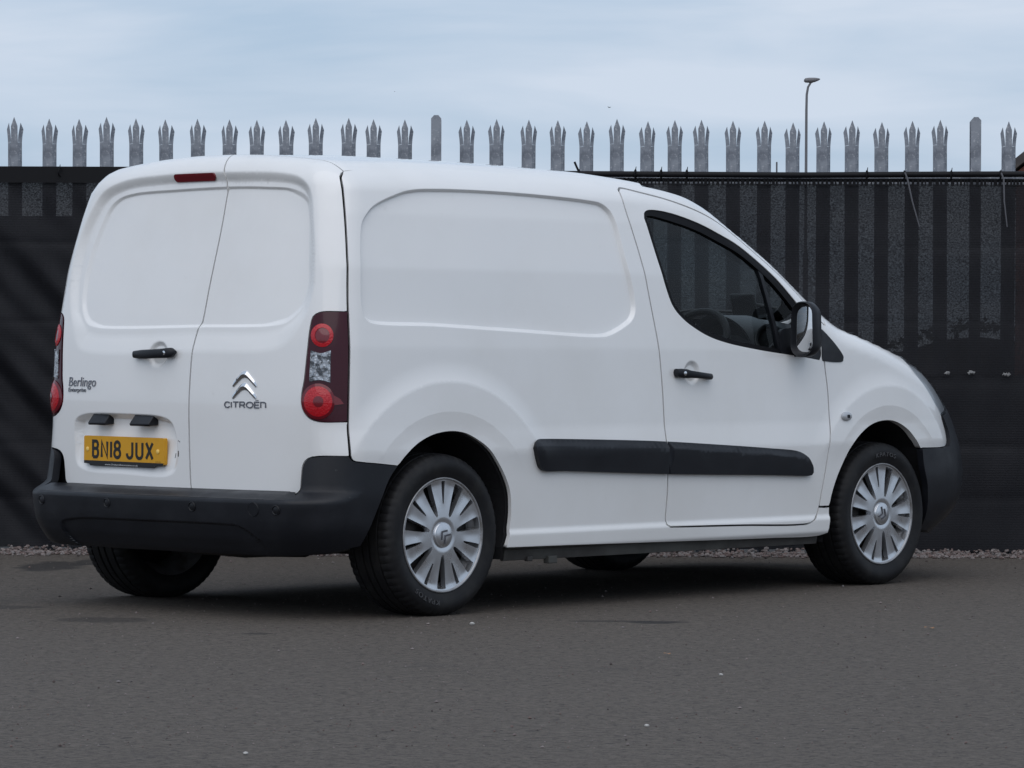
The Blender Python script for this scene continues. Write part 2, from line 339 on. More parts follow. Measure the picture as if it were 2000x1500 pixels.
UO = crom([(-.145, 1.671), (-.533, 1.643), (-.605, 1.588), (-.646, 1.473), (-.68, 1.323), (-.688, 1.189), (-.643, 1.067), (-.57, 1.001), (-.491, .981), (-.123, .976), (.515, .974), (.586, .998), (.632, 1.078), (.68, 1.238), (.674, 1.399), (.621, 1.529), (.56, 1.608), (.445, 1.651), (.168, 1.67)], .015, True)
UI = crom([(-.651, 1.227), (-.634, 1.34), (-.602, 1.493), (-.574, 1.554), (-.513, 1.586), (-.331, 1.602), (-.169, 1.606), (.144, 1.602), (.388, 1.593), (.474, 1.575), (.519, 1.546), (.554, 1.483), (.591, 1.377), (.608, 1.257), (.595, 1.157), (.548, 1.097), (.495, 1.083), (-.126, 1.082), (-.542, 1.091), (-.576, 1.104), (-.63, 1.151)], .015, True)
PLREC = crom([(.537, .740), (.245, .748), (.043, .739), (-.006, .719), (-.03, .671), (-.039, .584), (-.027, .539), (.014, .515), (.282, .516), (.526, .525), (.577, .55), (.588, .639), (.579, .719)], .012, True)
sdP, sdUO, sdUI, sdPL = SDF(PANEL), SDF(UO), SDF(UI), SDF(PLREC)
HUBZ, WB = .303, 2.728
def flare(x, z, cx, r0, amp):
    """a ramp that swells up to a crisp crease at r0, flat below it, then a slight turn-in to the arch lip"""
    r = np.hypot(x-cx, z-HUBZ); fade = sm((z-.50)/.22)
    return amp*fade*np.clip((r0+.085-r)/.085, 0, 1)**2-.10*np.maximum(.462-r, 0)*fade
def side_d(x, z):
    d = -.0170*ramp((sdP(x, z)+.006)/.0145, .25)
    d = d+flare(x, z, .02, .572, .014)+flare(x, z, 2.735, .545, .012)
    return d-.013*sm((.051-np.hypot(x-1.432, z-.907))/.020)
def rear_d(y, z):
    d = -.0100*ramp((sdUI(y, z)+.005)/(.012+.013*sm((np.abs(y)-.44)/.10)), .25)-(.013+.013*sm((z-1.05)/.35))*ramp(sdUO(y, z)/(.046+.045*sm((1.15-z)/.1)), .25)
    d = d-(.005+.026*sm((z-.52)/.19))*ramp((sdPL(y, z)+.002)/.026, .3)
    e = np.hypot((y-.083)/.058, (z-.974)/.052)
    return d-.015*sm((1.02-e)/.38)
def F(P):
    x, y, z = P[..., 0], P[..., 1], P[..., 2]
    s = SZ(z)-plan(x)+side_d(x, z); r = RC(z)-.045*(np.abs(y)/.69)**2.2+rear_d(y, z)
    F1 = fil(np.abs(y)-s, -x-r, .12); F2 = fil(F1, x-FC(z)+.18*(y/.7)**2, .26)
    return fil(F2, z-T_base(x, y), RT(x))
# rear bumper surface
SBZ = tab([.18, .25, .33, .45, .62], [.79, .845, .878, .888, .880], .02)
RBZ = tab([.20, .25, .30, .335, .36, .432, .444, .467, .474, .49, .65], [.60, .655, .685, .697, .702, .710, .706, .648, .580, .572, .572], .003)
RBC = tab([.20, .25, .30, .335, .36, .432, .444, .478, .60, .65], [.60, .655, .685, .697, .702, .710, .706, .630, .612, .604], .005)
VALL = crom([(.50, .338), (.0, .350), (-.40, .349), (-.455, .345), (-.515, .318), (-.56, .27), (-.50, .20), (.40, .20), (.53, .27), (.545, .32)], .015, True)
sdV = SDF(VALL)
def FB(P):
    x, y, z = P[..., 0], P[..., 1], P[..., 2]; ay = np.abs(y)
    cb = sm((ay-.62)/.04); rb = RBZ(z)*(1-cb)+RBC(z)*cb-.075*y*y-.010*sm((sdV(y, z)+.003)/.007)
    return fil(ay-(SBZ(z)-plan(x)+.004), -x-rb, .17)
# front bumper surface
SFZ = tab([.18, .25, .33, .45, .62, .75], [.80, .85, .880, .895, .885, .86], .03)
FFC = tab([.15, .20, .25, .30, .38, .47, .56, .65, .75, .85, .95, 1.05], [3.45, 3.50, 3.60, 3.66, 3.70, 3.705, 3.69, 3.655, 3.612, 3.57, 3.50, 3.4], .03)
def FFB(P):
    x, y, z = P[..., 0], P[..., 1], P[..., 2]
    return fil(fil(np.abs(y)-(SFZ(z)-PLF(x)*.8), x-FFC(z)+.18*(y/.7)**2, .24), z-T_base(x, y), RT(x))
def solve(O, D, t0, t1, fn, n=34):
    O = np.asarray(O, float); D = np.asarray(D, float); lo = np.full(O.shape[:-1], t0); hi = np.full(O.shape[:-1], t1)
    for i in range(n):
        m = .5*(lo+hi); ins = fn(O+D*m[..., None]) < 0; lo = np.where(ins, m, lo); hi = np.where(ins, hi, m)
    return O+D*(.5*(lo+hi))[..., None]
def grad(P, fn, h=9e-4):
    g = np.stack([fn(P+np.eye(3)[k]*h)-fn(P-np.eye(3)[k]*h) for k in range(3)], -1)
    return g/np.maximum(np.linalg.norm(g, axis=-1, keepdims=True), 1e-9)
def vec(a, b, c): return np.stack(np.broadcast_arrays(a, b, c), -1).astype(float)
X0, XF = .15, 2.70
def side_map(uv, fn=F): return solve(vec(uv[:, 0], -.15, uv[:, 1]), np.broadcast_to([0, -1., 0], (len(uv), 3)), 0, 1.1, fn)
def rear_map(uv, fn=F):
    th, v = uv[:, 0], uv[:, 1]; ph = np.maximum(v-1.4, 0)*1.77; oz = np.minimum(v, 1.4)
    return solve(vec(X0, 0, oz), vec(-np.cos(th)*np.cos(ph), np.sin(th)*np.cos(ph), np.sin(ph)), .2, 1.5, fn)
def roof_map(uv, fn=F): return solve(vec(uv[:, 0], uv[:, 1], .55), np.broadcast_to([0, 0, 1.], (len(uv), 3)), 0, 1.4, fn)
def front_map(uv, fn=F): return solve(vec(XF, 0, uv[:, 1]), vec(np.cos(uv[:, 0]), np.sin(uv[:, 0]), 0), .2, 1.4, fn)
def to_rear(P):
    P = np.atleast_2d(P); dx = X0-P[:, 0]; h = np.hypot(dx, P[:, 1]); v = np.where(P[:, 2] <= 1.4, P[:, 2], 1.4+np.arctan2(P[:, 2]-1.4, h)/1.77)
    return np.stack([np.arctan2(P[:, 1], dx), v], 1)
def to_front(P): P = np.atleast_2d(P); return np.stack([np.arctan2(P[:, 1], P[:, 0]-XF), P[:, 2]], 1)
def join(x):
    x = np.atleast_1d(np.asarray(x, float)); return solve(vec(x, 0, T_base(x, .70)-.58), np.broadcast_to([0, -.77, .64], (len(x), 3)), .3, 1.5, F)
def surf_x(y, z, fn=F):
    y = np.atleast_1d(np.asarray(y, float)); return solve(vec(.1, y, z), np.broadcast_to([-1., 0, 0], (len(y), 3)), 0, 1.2, fn)
def surf_y(x, z, fn=F): return side_map(np.stack(np.broadcast_arrays(np.atleast_1d(np.asarray(x, float)), z), -1), fn)

def inpoly(Q, P):
    ins = np.zeros(len(Q), bool)
    for a, b in zip(P, np.roll(P, -1, 0)):
        if abs(b[1]-a[1]) < 1e-12: continue
        ins ^= ((a[1] > Q[:, 1]) != (b[1] > Q[:, 1])) & (Q[:, 0] < a[0]+(Q[:, 1]-a[1])*(b[0]-a[0])/(b[1]-a[1]))
    return ins
def dpoly(Q, P):
    d = np.full(len(Q), 9.)
    for a, b in zip(P, np.roll(P, -1, 0)):
        e = b-a; t = np.clip(((Q-a)@e)/max(e@e, 1e-12), 0, 1); d = np.minimum(d, np.hypot(*(Q-a-t[:, None]*e).T))
    return d
def outline(segs, step=.014):
    """segs: (points, gap, flange, smooth). Returns points, gap per vertex, flange per edge"""
    P, G, Fl = [], [], []
    for i, (pts, gap, fl, smooth) in enumerate(segs):
        q = crom(pts, step) if smooth else np.concatenate([crom([a, b], step)[:-1] for a, b in zip(pts[:-1], pts[1:])]+[np.array(pts[-1:], float)])
        nx = np.array(segs[(i+1) % len(segs)][0][0], float)
        if np.linalg.norm(q[-1]-nx) < 1e-4: q = q[:-1]
        P += list(q); G += [gap]*len(q); Fl += [fl]*len(q)
    return np.array(P), np.array(G), np.array(Fl)
def inset(P, G, hole=False):
    ar = np.sum(P[:, 0]*np.roll(P[:, 1], -1)-np.roll(P[:, 0], -1)*P[:, 1]); sg = 1 if ar > 0 else -1
    e = np.roll(P, -1, 0)-P; e /= np.maximum(np.linalg.norm(e, axis=1, keepdims=True), 1e-9); n = np.stack([-e[:, 1], e[:, 0]], 1)*sg
    nn = n+np.roll(n, 1, 0); nn /= np.maximum(np.sum(nn*nn, 1, keepdims=True)/2, .5)
    return P+nn*(G[:, None])*(-1 if hole else 1)
def offs(P, ds, closed=True):
    """offset copies of a closed polygon; positive is inside"""
    P = np.array(P); P = P if np.sum(P[:, 0]*np.roll(P[:, 1], -1)-np.roll(P[:, 0], -1)*P[:, 1]) > 0 else P[::-1]; e = (np.roll(P, -1, 0)-np.roll(P, 1, 0)) if closed else np.gradient(P, axis=0); e /= np.maximum(np.linalg.norm(e, axis=1, keepdims=True), 1e-9); n = np.stack([-e[:, 1], e[:, 0]], 1)
    return np.concatenate([P+n*d for d in ds])
PATCHES = {}
def patch(name, segs, mp_, m, parent, fn=F, step=.025, holes=(), feats=(), depth=.025, off=0., su=1., mirror=False, both=False, avoid=None, ostep=.014):
    """a body panel: 2D outline -> constrained triangulation -> solved onto the surface, with turned-in flanges"""
    f2 = (lambda P: fn(P)-off(P)) if callable(off) else ((lambda P: fn(P)-off) if off else fn)
    sc2 = np.array([su, 1.])
    loops = []
    P, G, Fl = outline(segs, ostep) if not isinstance(segs, tuple) else segs
    P = np.array(P)*sc2; loops.append((inset(P, G), Fl))
    for h in holes:
        Ph, Gh, Fh = outline(h, ostep) if not isinstance(h, tuple) else h
        loops.append((inset(np.array(Ph)*sc2, Gh, True), Fh))
    B = loops[0][0]; lo, hi = B.min(0), B.max(0)
    xs = np.arange(lo[0], hi[0], step); ys = np.arange(lo[1], hi[1], step*.87)
    Q = np.array([(x+(step/2 if k % 2 else 0), y) for k, y in enumerate(ys) for x in xs]) if len(xs) and len(ys) else np.zeros((0, 2))
    if avoid is not None and len(Q): Q = Q[~avoid(Q/sc2)]
    allq = [(Q, step*.45)]+[(np.array(f)*sc2, .0035) for f in feats]
    keep = []
    for q, md in allq:
        if not len(q): continue
        k = inpoly(q, B); q = q[k]
        for hp, _ in loops[1:]: q = q[~inpoly(q, hp)]
        d = np.full(len(q), 9.)
        for lp, _ in loops: d = np.minimum(d, dpoly(q, lp)) if len(q) else d
        keep.append(q[d > md])
    V = []; E = []
    for lp, _ in loops:
        b = len(V); V += [Vector(p) for p in lp]; E += [(b+i, b+(i+1) % len(lp)) for i in range(len(lp))]
    for q in keep: V += [Vector(p) for p in q]
    r = delaunay_2d_cdt(V, E, [], 0, 1e-7)
    W = np.array([tuple(v) for v in r[0]]); T = np.array([f for f in r[2] if len(f) == 3])
    c = W[T].mean(1); ok = inpoly(c, B)
    for hp, _ in loops[1:]: ok &= ~inpoly(c, hp)
    T = T[ok]; used = np.unique(T); rm = -np.ones(len(W), int); rm[used] = np.arange(len(used)); W = W[used]; T = rm[T]
    P3 = mp_(W/sc2, f2); Nn = grad(P3, f2)
    gn = np.cross(P3[T[:, 1]]-P3[T[:, 0]], P3[T[:, 2]]-P3[T[:, 0]]); fl = np.sum(gn*Nn[T].mean(1), 1) < 0; T[fl] = T[fl][:, ::-1]
    VV = [P3]; NN = [Nn]; FF = [tuple(t) for t in T]; base = len(P3)
    if depth:
        for lp, Fl_ in loops:
            L3 = mp_(lp/sc2, f2); Ln = grad(L3, f2); n = len(lp)
            ar = np.sum(lp[:, 0]*np.roll(lp[:, 1], -1)-np.roll(lp[:, 0], -1)*lp[:, 1]); e = np.roll(lp, -1, 0)-np.roll(lp, 1, 0); e /= np.maximum(np.linalg.norm(e, axis=1, keepdims=True), 1e-9)
            o2 = np.stack([e[:, 1], -e[:, 0]], 1)*(1 if ar > 0 else -1)*(1 if lp is loops[0][0] else -1)
            sd = mp_((lp+o2*.002)/sc2, f2)-L3; sd -= Ln*np.sum(sd*Ln, 1, keepdims=True); sd /= np.maximum(np.linalg.norm(sd, axis=1, keepdims=True), 1e-9)
            D3 = L3-Ln*depth; VV += [L3, D3]; NN += [sd, sd]
            for i in range(n):
                j = (i+1) % n
                if Fl_[i]:
                    g3 = np.cross(L3[j]-L3[i], D3[i]-L3[i]); q = (base+i, base+j, base+n+j, base+n+i); FF.append(q if g3@(sd[i]+sd[j]) > 0 else q[::-1])
            base += 2*n
    VV = np.concatenate(VV); NN = np.concatenate(NN)
    out = []
    def emit(V_, N_, F_): 
        o = mk(name, V_, F_, m, parent, True, N_); out.append(o)
    if not mirror: emit(VV, NN, FF)
    if mirror or both:
        s = np.array([1, -1., 1]); emit(VV*s, NN*s, [f[::-1] for f in FF])
    return out if both else out[0]
def ring(P, gap=0., fl=True): P = np.array(P); return (P, np.full(len(P), gap), np.full(len(P), fl))
def circ3(c, r, n=40, rz=None):
    """circle on the rear corner surface, as (theta, v)"""
    c = np.array(c, float); nn = grad(c[None], F)[0]; nn[2] = 0; nn /= np.linalg.norm(nn); h = np.cross([0, 0, 1.], nn); a = np.linspace(0, 2*PI, n, endpoint=False)
    return to_rear(c+np.cos(a)[:, None]*h*r+np.sin(a)[:, None]*np.array([0, 0, 1.])*(rz or r))

# ------------------------------------------------------------------ ground and setting
def at(px, py, d):
    """point at depth d seen at photo pixel (2000 x 1500): only used to read off sizes"""
    v = _fw+_r2*(px-1000)/7500+_u2*(750-py)/7500; v = v*(d/v[1]); return np.array([0, 0, CAMZ])+v
g = mk('ground', [(-900, -300, 0), (900, -300, 0), (900, 1800, 0), (-900, 1800, 0)], [(0, 1, 2, 3)], 'asphalt', smooth=False); tag(g, 'worn dark grey asphalt yard in front of the fence', 'ground', kind='structure')
FY = 19.0      # fence line, metres in front of the camera
K = 7500/FY    # photo pixels per metre on the fence line
# loose stones along the foot of the fence
def gravel():
    t = (1+5**.5)/2; iv = np.array([(-1, t, 0), (1, t, 0), (-1, -t, 0), (1, -t, 0), (0, -1, t), (0, 1, t), (0, -1, -t), (0, 1, -t), (t, 0, -1), (t, 0, 1), (-t, 0, -1), (-t, 0, 1)])/math.hypot(1, t)
    fc = [(0, 11, 5), (0, 5, 1), (0, 1, 7), (0, 7, 10), (0, 10, 11), (1, 5, 9), (5, 11, 4), (11, 10, 2), (10, 7, 6), (7, 1, 8), (3, 9, 4), (3, 4, 2), (3, 2, 6), (3, 6, 8), (3, 8, 9), (4, 9, 5), (2, 4, 11), (6, 2, 10), (8, 6, 7), (9, 8, 1)]
    b = MB(); n = 9000
    for i in range(n):
        y = FY-.46+abs(RNG.normal(0, .16)) if i % 6 else FY-.50+RNG.normal(0, .05); y = min(y, FY+.35)
        x = RNG.uniform(-5.5, 5.5); s = RNG.uniform(.005, .012)*(1.25 if RNG.random() < .15 else 1)
        q = iv*s*RNG.uniform(.65, 1.25, 3)*(1+RNG.normal(0, .12, (12, 1))); a = RNG.uniform(0, 6.28); c, sn = math.cos(a), math.sin(a)
        q = np.stack([q[:, 0]*c-q[:, 1]*sn, q[:, 0]*sn+q[:, 1]*c, q[:, 2]*.75], 1)
        b.add(q+np.array([x, y, s*.45+max(0, (y-FY+.42))*.06]), fc)
    o = mk('gravel', b.v, b.f, 'gravel', smooth=False); tag(o, 'strip of pinkish grey gravel along the foot of the fence', 'gravel', kind='stuff')
gravel()
# ---- palisade fence: pales, posts, rails
fence = empty('palisade_fence', loc=(0, FY, 0)); tag(fence, 'galvanised steel palisade fence with spiked tops behind the dark netting', 'fence')
def pale_mesh():
    b = MB(); H = 2.135; zs = H-.125; th = .003
    # W section: centre flat, two wings folded back
    cx = [-.0345, -.0165, .0165, .0345]; cy = [.016, 0, 0, .016]
    def strip(bot, top_pts):   # top_pts: outline of a prong (x,y,z) left..right
        pass
    def solid(poly):           # poly of (x, y, z) front; extrude back by th
        n = len(poly); V = [np.array(p) for p in poly]+[np.array(p)+np.array([0, th, 0]) for p in poly]
        b.add(V, [tuple(range(n)), tuple(range(2*n-1, n-1, -1))]+[(i, n+i, n+(i+1) % n, (i+1) % n) for i in range(n)])
    for k in range(3):
        solid([(cx[k], cy[k], -.05), (cx[k+1], cy[k+1], -.05), (cx[k+1], cy[k+1], zs), (cx[k], cy[k], zs)])
    solid([(-.0165, 0, zs), (.0165, 0, zs), (.0160, -.003, H-.045), (0, -.004, H), (-.0160, -.003, H-.045)])
    for s in (-1, 1):
        solid([(s*.0168, .001, zs+.002), (s*.0345, .016, zs), (s*.0368, .018, zs+.03), (s*.0410, .023, H-.060), (s*.0290, .012, H-.028), (s*.0195, .004, zs+.035)])
    me = bpy.data.meshes.new('pale'); me.from_pydata([tuple(map(float, v)) for v in b.v], [], b.f); me.update()
    import bmesh
    bb = bmesh.new(); bb.from_mesh(me); bmesh.ops.recalc_face_normals(bb, faces=bb.faces); bb.to_mesh(me); bb.free()
    me.materials.append(MATS['galvanised']); return me
PM = pale_mesh()
px_p = [33, 95, 151, 210, 268, 328, 385, 444, 501, 560, 617, 675, 733, 791, 914, 972, 1030, 1088, 1145, 1204, 1262, 1319, 1376, 1435, 1492, 1550, 1607, 1665, 1723, 1781, 1840, 1968]
px_p = [33-58.2*k for k in range(6, 0, -1)]+px_p+[1968+58.2*k for k in range(1, 7)]
for i, p in enumerate(px_p):
    o = bpy.data.objects.new('pale', PM); COL.objects.link(o); o.parent = fence
    q = at(p, 232, FY); o.location = (q[0], 0, RNG.normal(0, .0035))
    o.rotation_euler = (RNG.normal(0, .003), RNG.normal(0, .003), RNG.normal(0, .05))
for p in (-202, 852, 1906):
    q = at(p, 230, FY); b = MB()
    for (c, d) in (((0, -.012, 0), (.050, .006, 0)), ((0, .045, 0), (.050, .006, 0)), ((0, .0165, 0), (.006, .051, 0))):
        z1 = 2.155 if c[1] < .04 else 2.15; w = d[0]/2; cut = .016 if w > .01 else 0
        prof = [(-w, -.05), (w, -.05), (w, z1-cut), (w-cut*.9, z1), (-w+cut*.9, z1), (-w, z1-cut)] if cut else [(-w, -.05), (w, -.05), (w, z1-.02), (-w, z1-.02)]
        n = len(prof); V = [(x, c[1]-d[1]/2, z) for x, z in prof]+[(x, c[1]+d[1]/2, z) for x, z in prof]
        b.add(V, [tuple(range(n)), tuple(range(2*n-1, n-1, -1))]+[(i, n+i, n+(i+1) % n, (i+1) % n) for i in range(n)])
    o = b.build('post', 'galvanised', fence, smooth=False); o.location = (q[0], 0, 0)
for z in (1.872, .45):
    b = MB(); b.box((0, .045, z), (8.4, .05, .006)); b.box((0, .022, z-.025), (8.4, .006, .05)); b.build('rail', 'galvanised', fence, smooth=False)
# ---- dark netting hung on the fence
def net_sheet(name, x0, x1, z0, z1, y, m, label, folds=0., nx=300, nz=130, top=None, seed=0, drape=0.):
    rg = np.random.default_rng(seed); ph = rg.uniform(0, 6.28, 16); V = []; Fc = []
    for j in range(nz+1):
        for i in range(nx+1):
            u, v = i/nx, j/nz; x = x0+(x1-x0)*u; zt = z1+(top(x) if top else 0); z = z0+(zt-z0)*v
            d = .004*math.sin(x*5.1+ph[0])+.003*math.sin(x*13+z*4+ph[1])+.0025*math.sin(z*17+x*3+ph[2])+.0018*math.sin(x*31-z*9+ph[3])
            for zc_, k_ in ((1.52, .006), (1.13, .007), (.86, .006), (.52, .007), (.27, .006)): d += k_*math.exp(-abs(z-zc_-.012*math.sin(x*1.7+zc_*9))/.016)*(.6+.4*math.sin(x*2.3+zc_*5))
            d += .010*math.sin(x*1.9+z*1.3+ph[5])*math.sin(z*3.1+ph[6])
            d += folds*(1-v)*(.5+.5*math.sin(x*3.3+ph[4]))*.4
            if drape:
                w = max(0, min(1, (-1.35-x)/.6)); s = (z-1.15)*1.0-(x+2.4)*-1.15
                d += drape*w*(.5*math.sin(s*11+.6)+.35*math.sin(s*19+x*4+1.)+.25*math.sin(s*31-x*6))*sm(1-abs(v-.4)*1.3)
            V.append((x, y-.012+d-.02*(1-v)**2, z))
    for j in range(nz):
        for i in range(nx): a = j*(nx+1)+i; Fc.append((a, a+1, a+nx+2, a+nx+1))
    o = mk(name, V, Fc, m); tag(o, label, 'netting'); return o
zl = lambda py, px=1000: at(px, py, FY)[2]
net = net_sheet('shade_netting', -4.2, 4.2, .018, zl(360, 1500), FY-.055, 'net', 'black shade netting stretched across the whole palisade fence', seed=3, drape=.04)
tz = np.array([RNG.uniform(-.006, .006) for _ in range(400)])
o = net_sheet('shade_netting', 1.98, 4.2, .012, zl(731), FY-.085, 'net_dense', 'lower overlapping sheet of black netting beyond the van bonnet', seed=5, nx=180, nz=40, top=lambda x: .006*math.sin(x*23)+.004*math.sin(x*61))
o = net_sheet('shade_netting', -4.2, -1.95, .05, zl(421, 100), FY+.09, 'net_dense', 'second dark net layer behind the pales left of the van', seed=8, nx=60, nz=30)
# netting hem, with a ragged edge that lets the sky through below the pole
b = MB(); x = .05
while x < 4.2:
    w = RNG.uniform(.004, .020); zt = zl(351, 1500); zb = zl(361, 1500)
    b.add([(x, FY-.071, zb-.006), (x+w, FY-.071, zb-.006), (x+w*.9, FY-.071, zt+.004), (x+w*.1, FY-.071, zt+.004)], [(0, 1, 2, 3)]); x += w+RNG.uniform(.003, .012)
o = b.build('hem', 'pole_black', net, smooth=False); o['kind'] = 'stuff'
b = MB(); b.box((-2.1, FY-.078, zl(342.5, 150)), (4.3, .004, .080)); b.build('hem_band', 'pole_black', net, smooth=False)
# pole laid along the top of the netting and its cable ties
zc = zl(342.5, 1560)
pole = empty('netting_pole', loc=(0, FY-.085, zc)); tag(pole, 'thin black pole tied along the top of the netting', 'pole')
b = MB(); b.tube([(.25, 0, .0), (1.4, 0, -.003), (2.05, 0, .003), (2.5, 0, .006), (3.0, 0, -.002), (4.2, 0, -.02)], .0145, 12); b.build('pole', 'pole_black', pole)
b = MB(); b.tube([(.3, .028, -.028), (2.3, .026, -.024), (4.2, .028, -.03)], .009, 8); b.build('pole', 'pole_black', pole)
for p, ln in ((121, 0), (1130, 1), (1240, 0), (1290, 0), (1340, 0), (1690, 0), (1763, 2), (1854, 0), (1950, 2)):
    xx = at(p, 340, FY)[0]; b = MB()
    b.tube([(xx+.021*math.cos(a)*.25, -.001+.021*math.cos(a), .0205*math.sin(a)) for a in np.linspace(0, 2*PI, 14)], .0035, 6); b.box((xx, -.019, .012), (.010, .008, .010))
    if ln == 0: b.tube([(xx, -.012, .016), (xx+.003, -.014, .036)], [.0035, .0015], 5)
    if ln == 1: b.tube([(xx, -.012, .01), (xx-.012, -.016, .035), (xx-.022, -.018, .058)], .0055, 6)
    o = b.build('cable_tie', 'pole_black', pole)
    if ln == 2:
        b = MB(); dx = .072 if p < 1800 else .03
        b.tube([(xx, -.02, .012), (xx+.012, -.026, -.02), (xx+dx*.5, -.03, -.13), (xx+dx, -.028, -.255)], [.0045, .0045, .004, .003], 6); b.build('cable_tail', 'tie_grey', pole)
b = MB(); xx = at(1515, 330, FY)[0]; b.tube([(xx, .01, -.01), (xx, .01, .062)], .0045, 6); b.build('peg', 'tie_grey', pole)
for p, q_, w in ((1849, 729, .028), (1896, 728, .038), (1965, 731, .040)):
    c = at(p, q_, FY-.1); b = MB(); n = 7
    b.tube([(c[0]+(k/(n-1)-.5)*w, FY-.118+RNG.normal(0, .002), c[2]+RNG.normal(0, .003)) for k in range(n)], [.002]+[.0055+RNG.uniform(0, .004) for _ in range(n-2)]+[.002], 7)
    o = b.build('net_clip', 'clip_white'); tag(o, {1849: 'small white clip on the lower netting seam nearest the headlight', 1896: 'small white clip in the middle of the netting seam', 1965: 'small white clip on the netting seam at the right edge'}[p], 'clip', 'clips on the netting seam')
# ---- beyond the fence
hedge = empty('hedge', loc=(0, 62, 0)); tag(hedge, 'low dark hedge far behind the fence, glimpsed through the netting', 'hedge')
b = MB(); b.loft([[(x, -.7, 0), (x, .7, 0), (x, .55, h_*.86), (x, -.55, h_*.86)] for x, h_ in [(x, 1.28+.16*math.sin(x*.9)+.10*math.sin(x*2.7+1)) for x in np.arange(-14, 14.1, .5)]]); b.build('branches', 'twig', hedge, smooth=False)
b = MB()
for i in range(9000):
    x = RNG.uniform(-14, 14); h_ = 1.28+.16*math.sin(x*.9)+.10*math.sin(x*2.7+1); t_ = RNG.random()
    y, z = (-.72+RNG.normal(0, .06), RNG.uniform(0, h_)) if t_ < .5 else (RNG.uniform(-.7, .6), h_+RNG.normal(0, .05))
    q = RNG.normal(0, 1, (2, 3)); q /= np.linalg.norm(q, axis=1, keepdims=True); c = np.array([x, y, z]); s_ = RNG.uniform(.04, .08)
    b.add([c-q[0]*s_, c+q[1]*s_*.5, c+q[0]*s_, c-q[1]*s_*.5], [(0, 1, 2, 3)])
o = mk('foliage', b.v, b.f, 'hedge', hedge, smooth=False); o['kind'] = 'stuff'
D = 150.; q0 = at(1574, 335, D); q1 = at(1575, 165, D)
lamp = empty('street_lamp', loc=(q0[0], D, 0)); tag(lamp, 'tall grey street lamp rising beyond the fence on the right', 'street lamp')
hz = q1[2]; b = MB(); b.tube([(0, 0, 0), (0, 0, 4.8)], [.10, .10], 12); b.tube([(0, 0, 4.8), (.01, 0, hz-1.0)], [.062, .05], 12)
b.tube([(.01, 0, hz-1.0), (.02, 0, hz-.4), (.07, 0, hz-.1), (.18, 0, hz+.08), (.32, 0, hz+.14)], [.05, .048, .045, .042, .04], 10); b.build('column', 'lamp_grey', lamp)
b = MB(); secs = []
for xx, w, h, dz in ((-.09, .08, .07, .15), (-.04, .20, .17, .16), (.12, .24, .20, .165), (.34, .22, .17, .18), (.48, .14, .09, .20), (.54, .05, .03, .21)):
    secs.append([(xx, y_, hz+dz+z_) for y_, z_ in rrect(w, h, min(w, h)*.4, 4)])
b.loft(secs); b.build('lantern', 'lamp_grey', lamp)
for (p, q, d, s, lab) in ((1190, 210, 300., .17, 'larger dark bird flying above the van door'), (771, 179, 600., .13, 'tiny dark bird high above the van roof')):
    c = at(p, q, d); b = MB(); b.loft([[(c[0]+a*s*2+k*0, c[1]+u*s, c[2]+w*s) for u, w in rrect(r, r, r*.45, 3)] for a, r, k in ((-.35, .05, 0), (-.15, .22, 0), (.1, .25, 0), (.3, .08, 0))])
    o = b.build('bird', 'bird'); b = MB()
    b.loft([[(c[0]-.1*s, c[1]-.2*s, c[2]+.05*s), (c[0]+.25*s, c[1]-.2*s, c[2]+.05*s), (c[0]+.2*s, c[1]-.2*s, c[2]+.12*s)], [(c[0]-.9*s, c[1]-.8*s, c[2]+.50*s), (c[0]-.75*s, c[1]-.8*s, c[2]+.5*s), (c[0]-.8*s, c[1]-.8*s, c[2]+.53*s)]])
    b.loft([[(c[0]-.1*s, c[1]+.2*s, c[2]+.05*s), (c[0]+.25*s, c[1]+.2*s, c[2]+.05*s), (c[0]+.2*s, c[1]+.2*s, c[2]+.12*s)], [(c[0]+.75*s, c[1]+.8*s, c[2]+.42*s), (c[0]+.9*s, c[1]+.8*s, c[2]+.42*s), (c[0]+.85*s, c[1]+.8*s, c[2]+.45*s)]])
    b.build('wings', 'bird', o); tag(o, lab, 'bird', 'birds in the sky')
# brick house whose gable corner shows at the right edge
D = 60.; c = at(1984, 331, D); hx, ez = c[0], c[2]; W_, H_ = 8.0, 3.2
house = empty('brick_house', loc=(hx, D, 0)); house.rotation_euler = (0, 0, -.17); tag(house, 'corner of a red brick building with dark roof at the right edge', 'building')
b = MB(); b.add([(0, 0, 0), (W_, 0, 0), (W_, 0, ez-.05), (W_/2, 0, ez+H_-.05), (0, 0, ez-.05), (0, 9, 0), (W_, 9, 0), (W_, 9, ez-.05), (W_/2, 9, ez+H_-.05), (0, 9, ez-.05)], [(0, 1, 2, 3, 4), (9, 8, 7, 6, 5), (0, 4, 9, 5), (1, 6, 7, 2)]); b.build('wall', 'brick', house, smooth=False)
b = MB()
for s in (0, 1):
    A, B_ = np.array([-.25, -.25, ez-.20]), np.array([W_/2, -.25, ez+H_+.02])
    if s: A, B_ = np.array([W_+.25, -.25, ez-.20]), B_
    n = np.array([0, 0, .16]); b.add([A, B_, B_+n, A+n, A+[0, 9.5, 0], B_+[0, 9.5, 0], B_+n+[0, 9.5, 0], A+n+[0, 9.5, 0]], [(0, 1, 2, 3), (7, 6, 5, 4), (0, 4, 5, 1), (3, 2, 6, 7), (0, 3, 7, 4), (1, 5, 6, 2)])
b.build('roof', 'roof_tile', house, smooth=False)
b = MB(); b.box((W_/2, 0, 1.5), (1.4, .12, 1.2)); b.build('window', 'plastic', house, smooth=False)
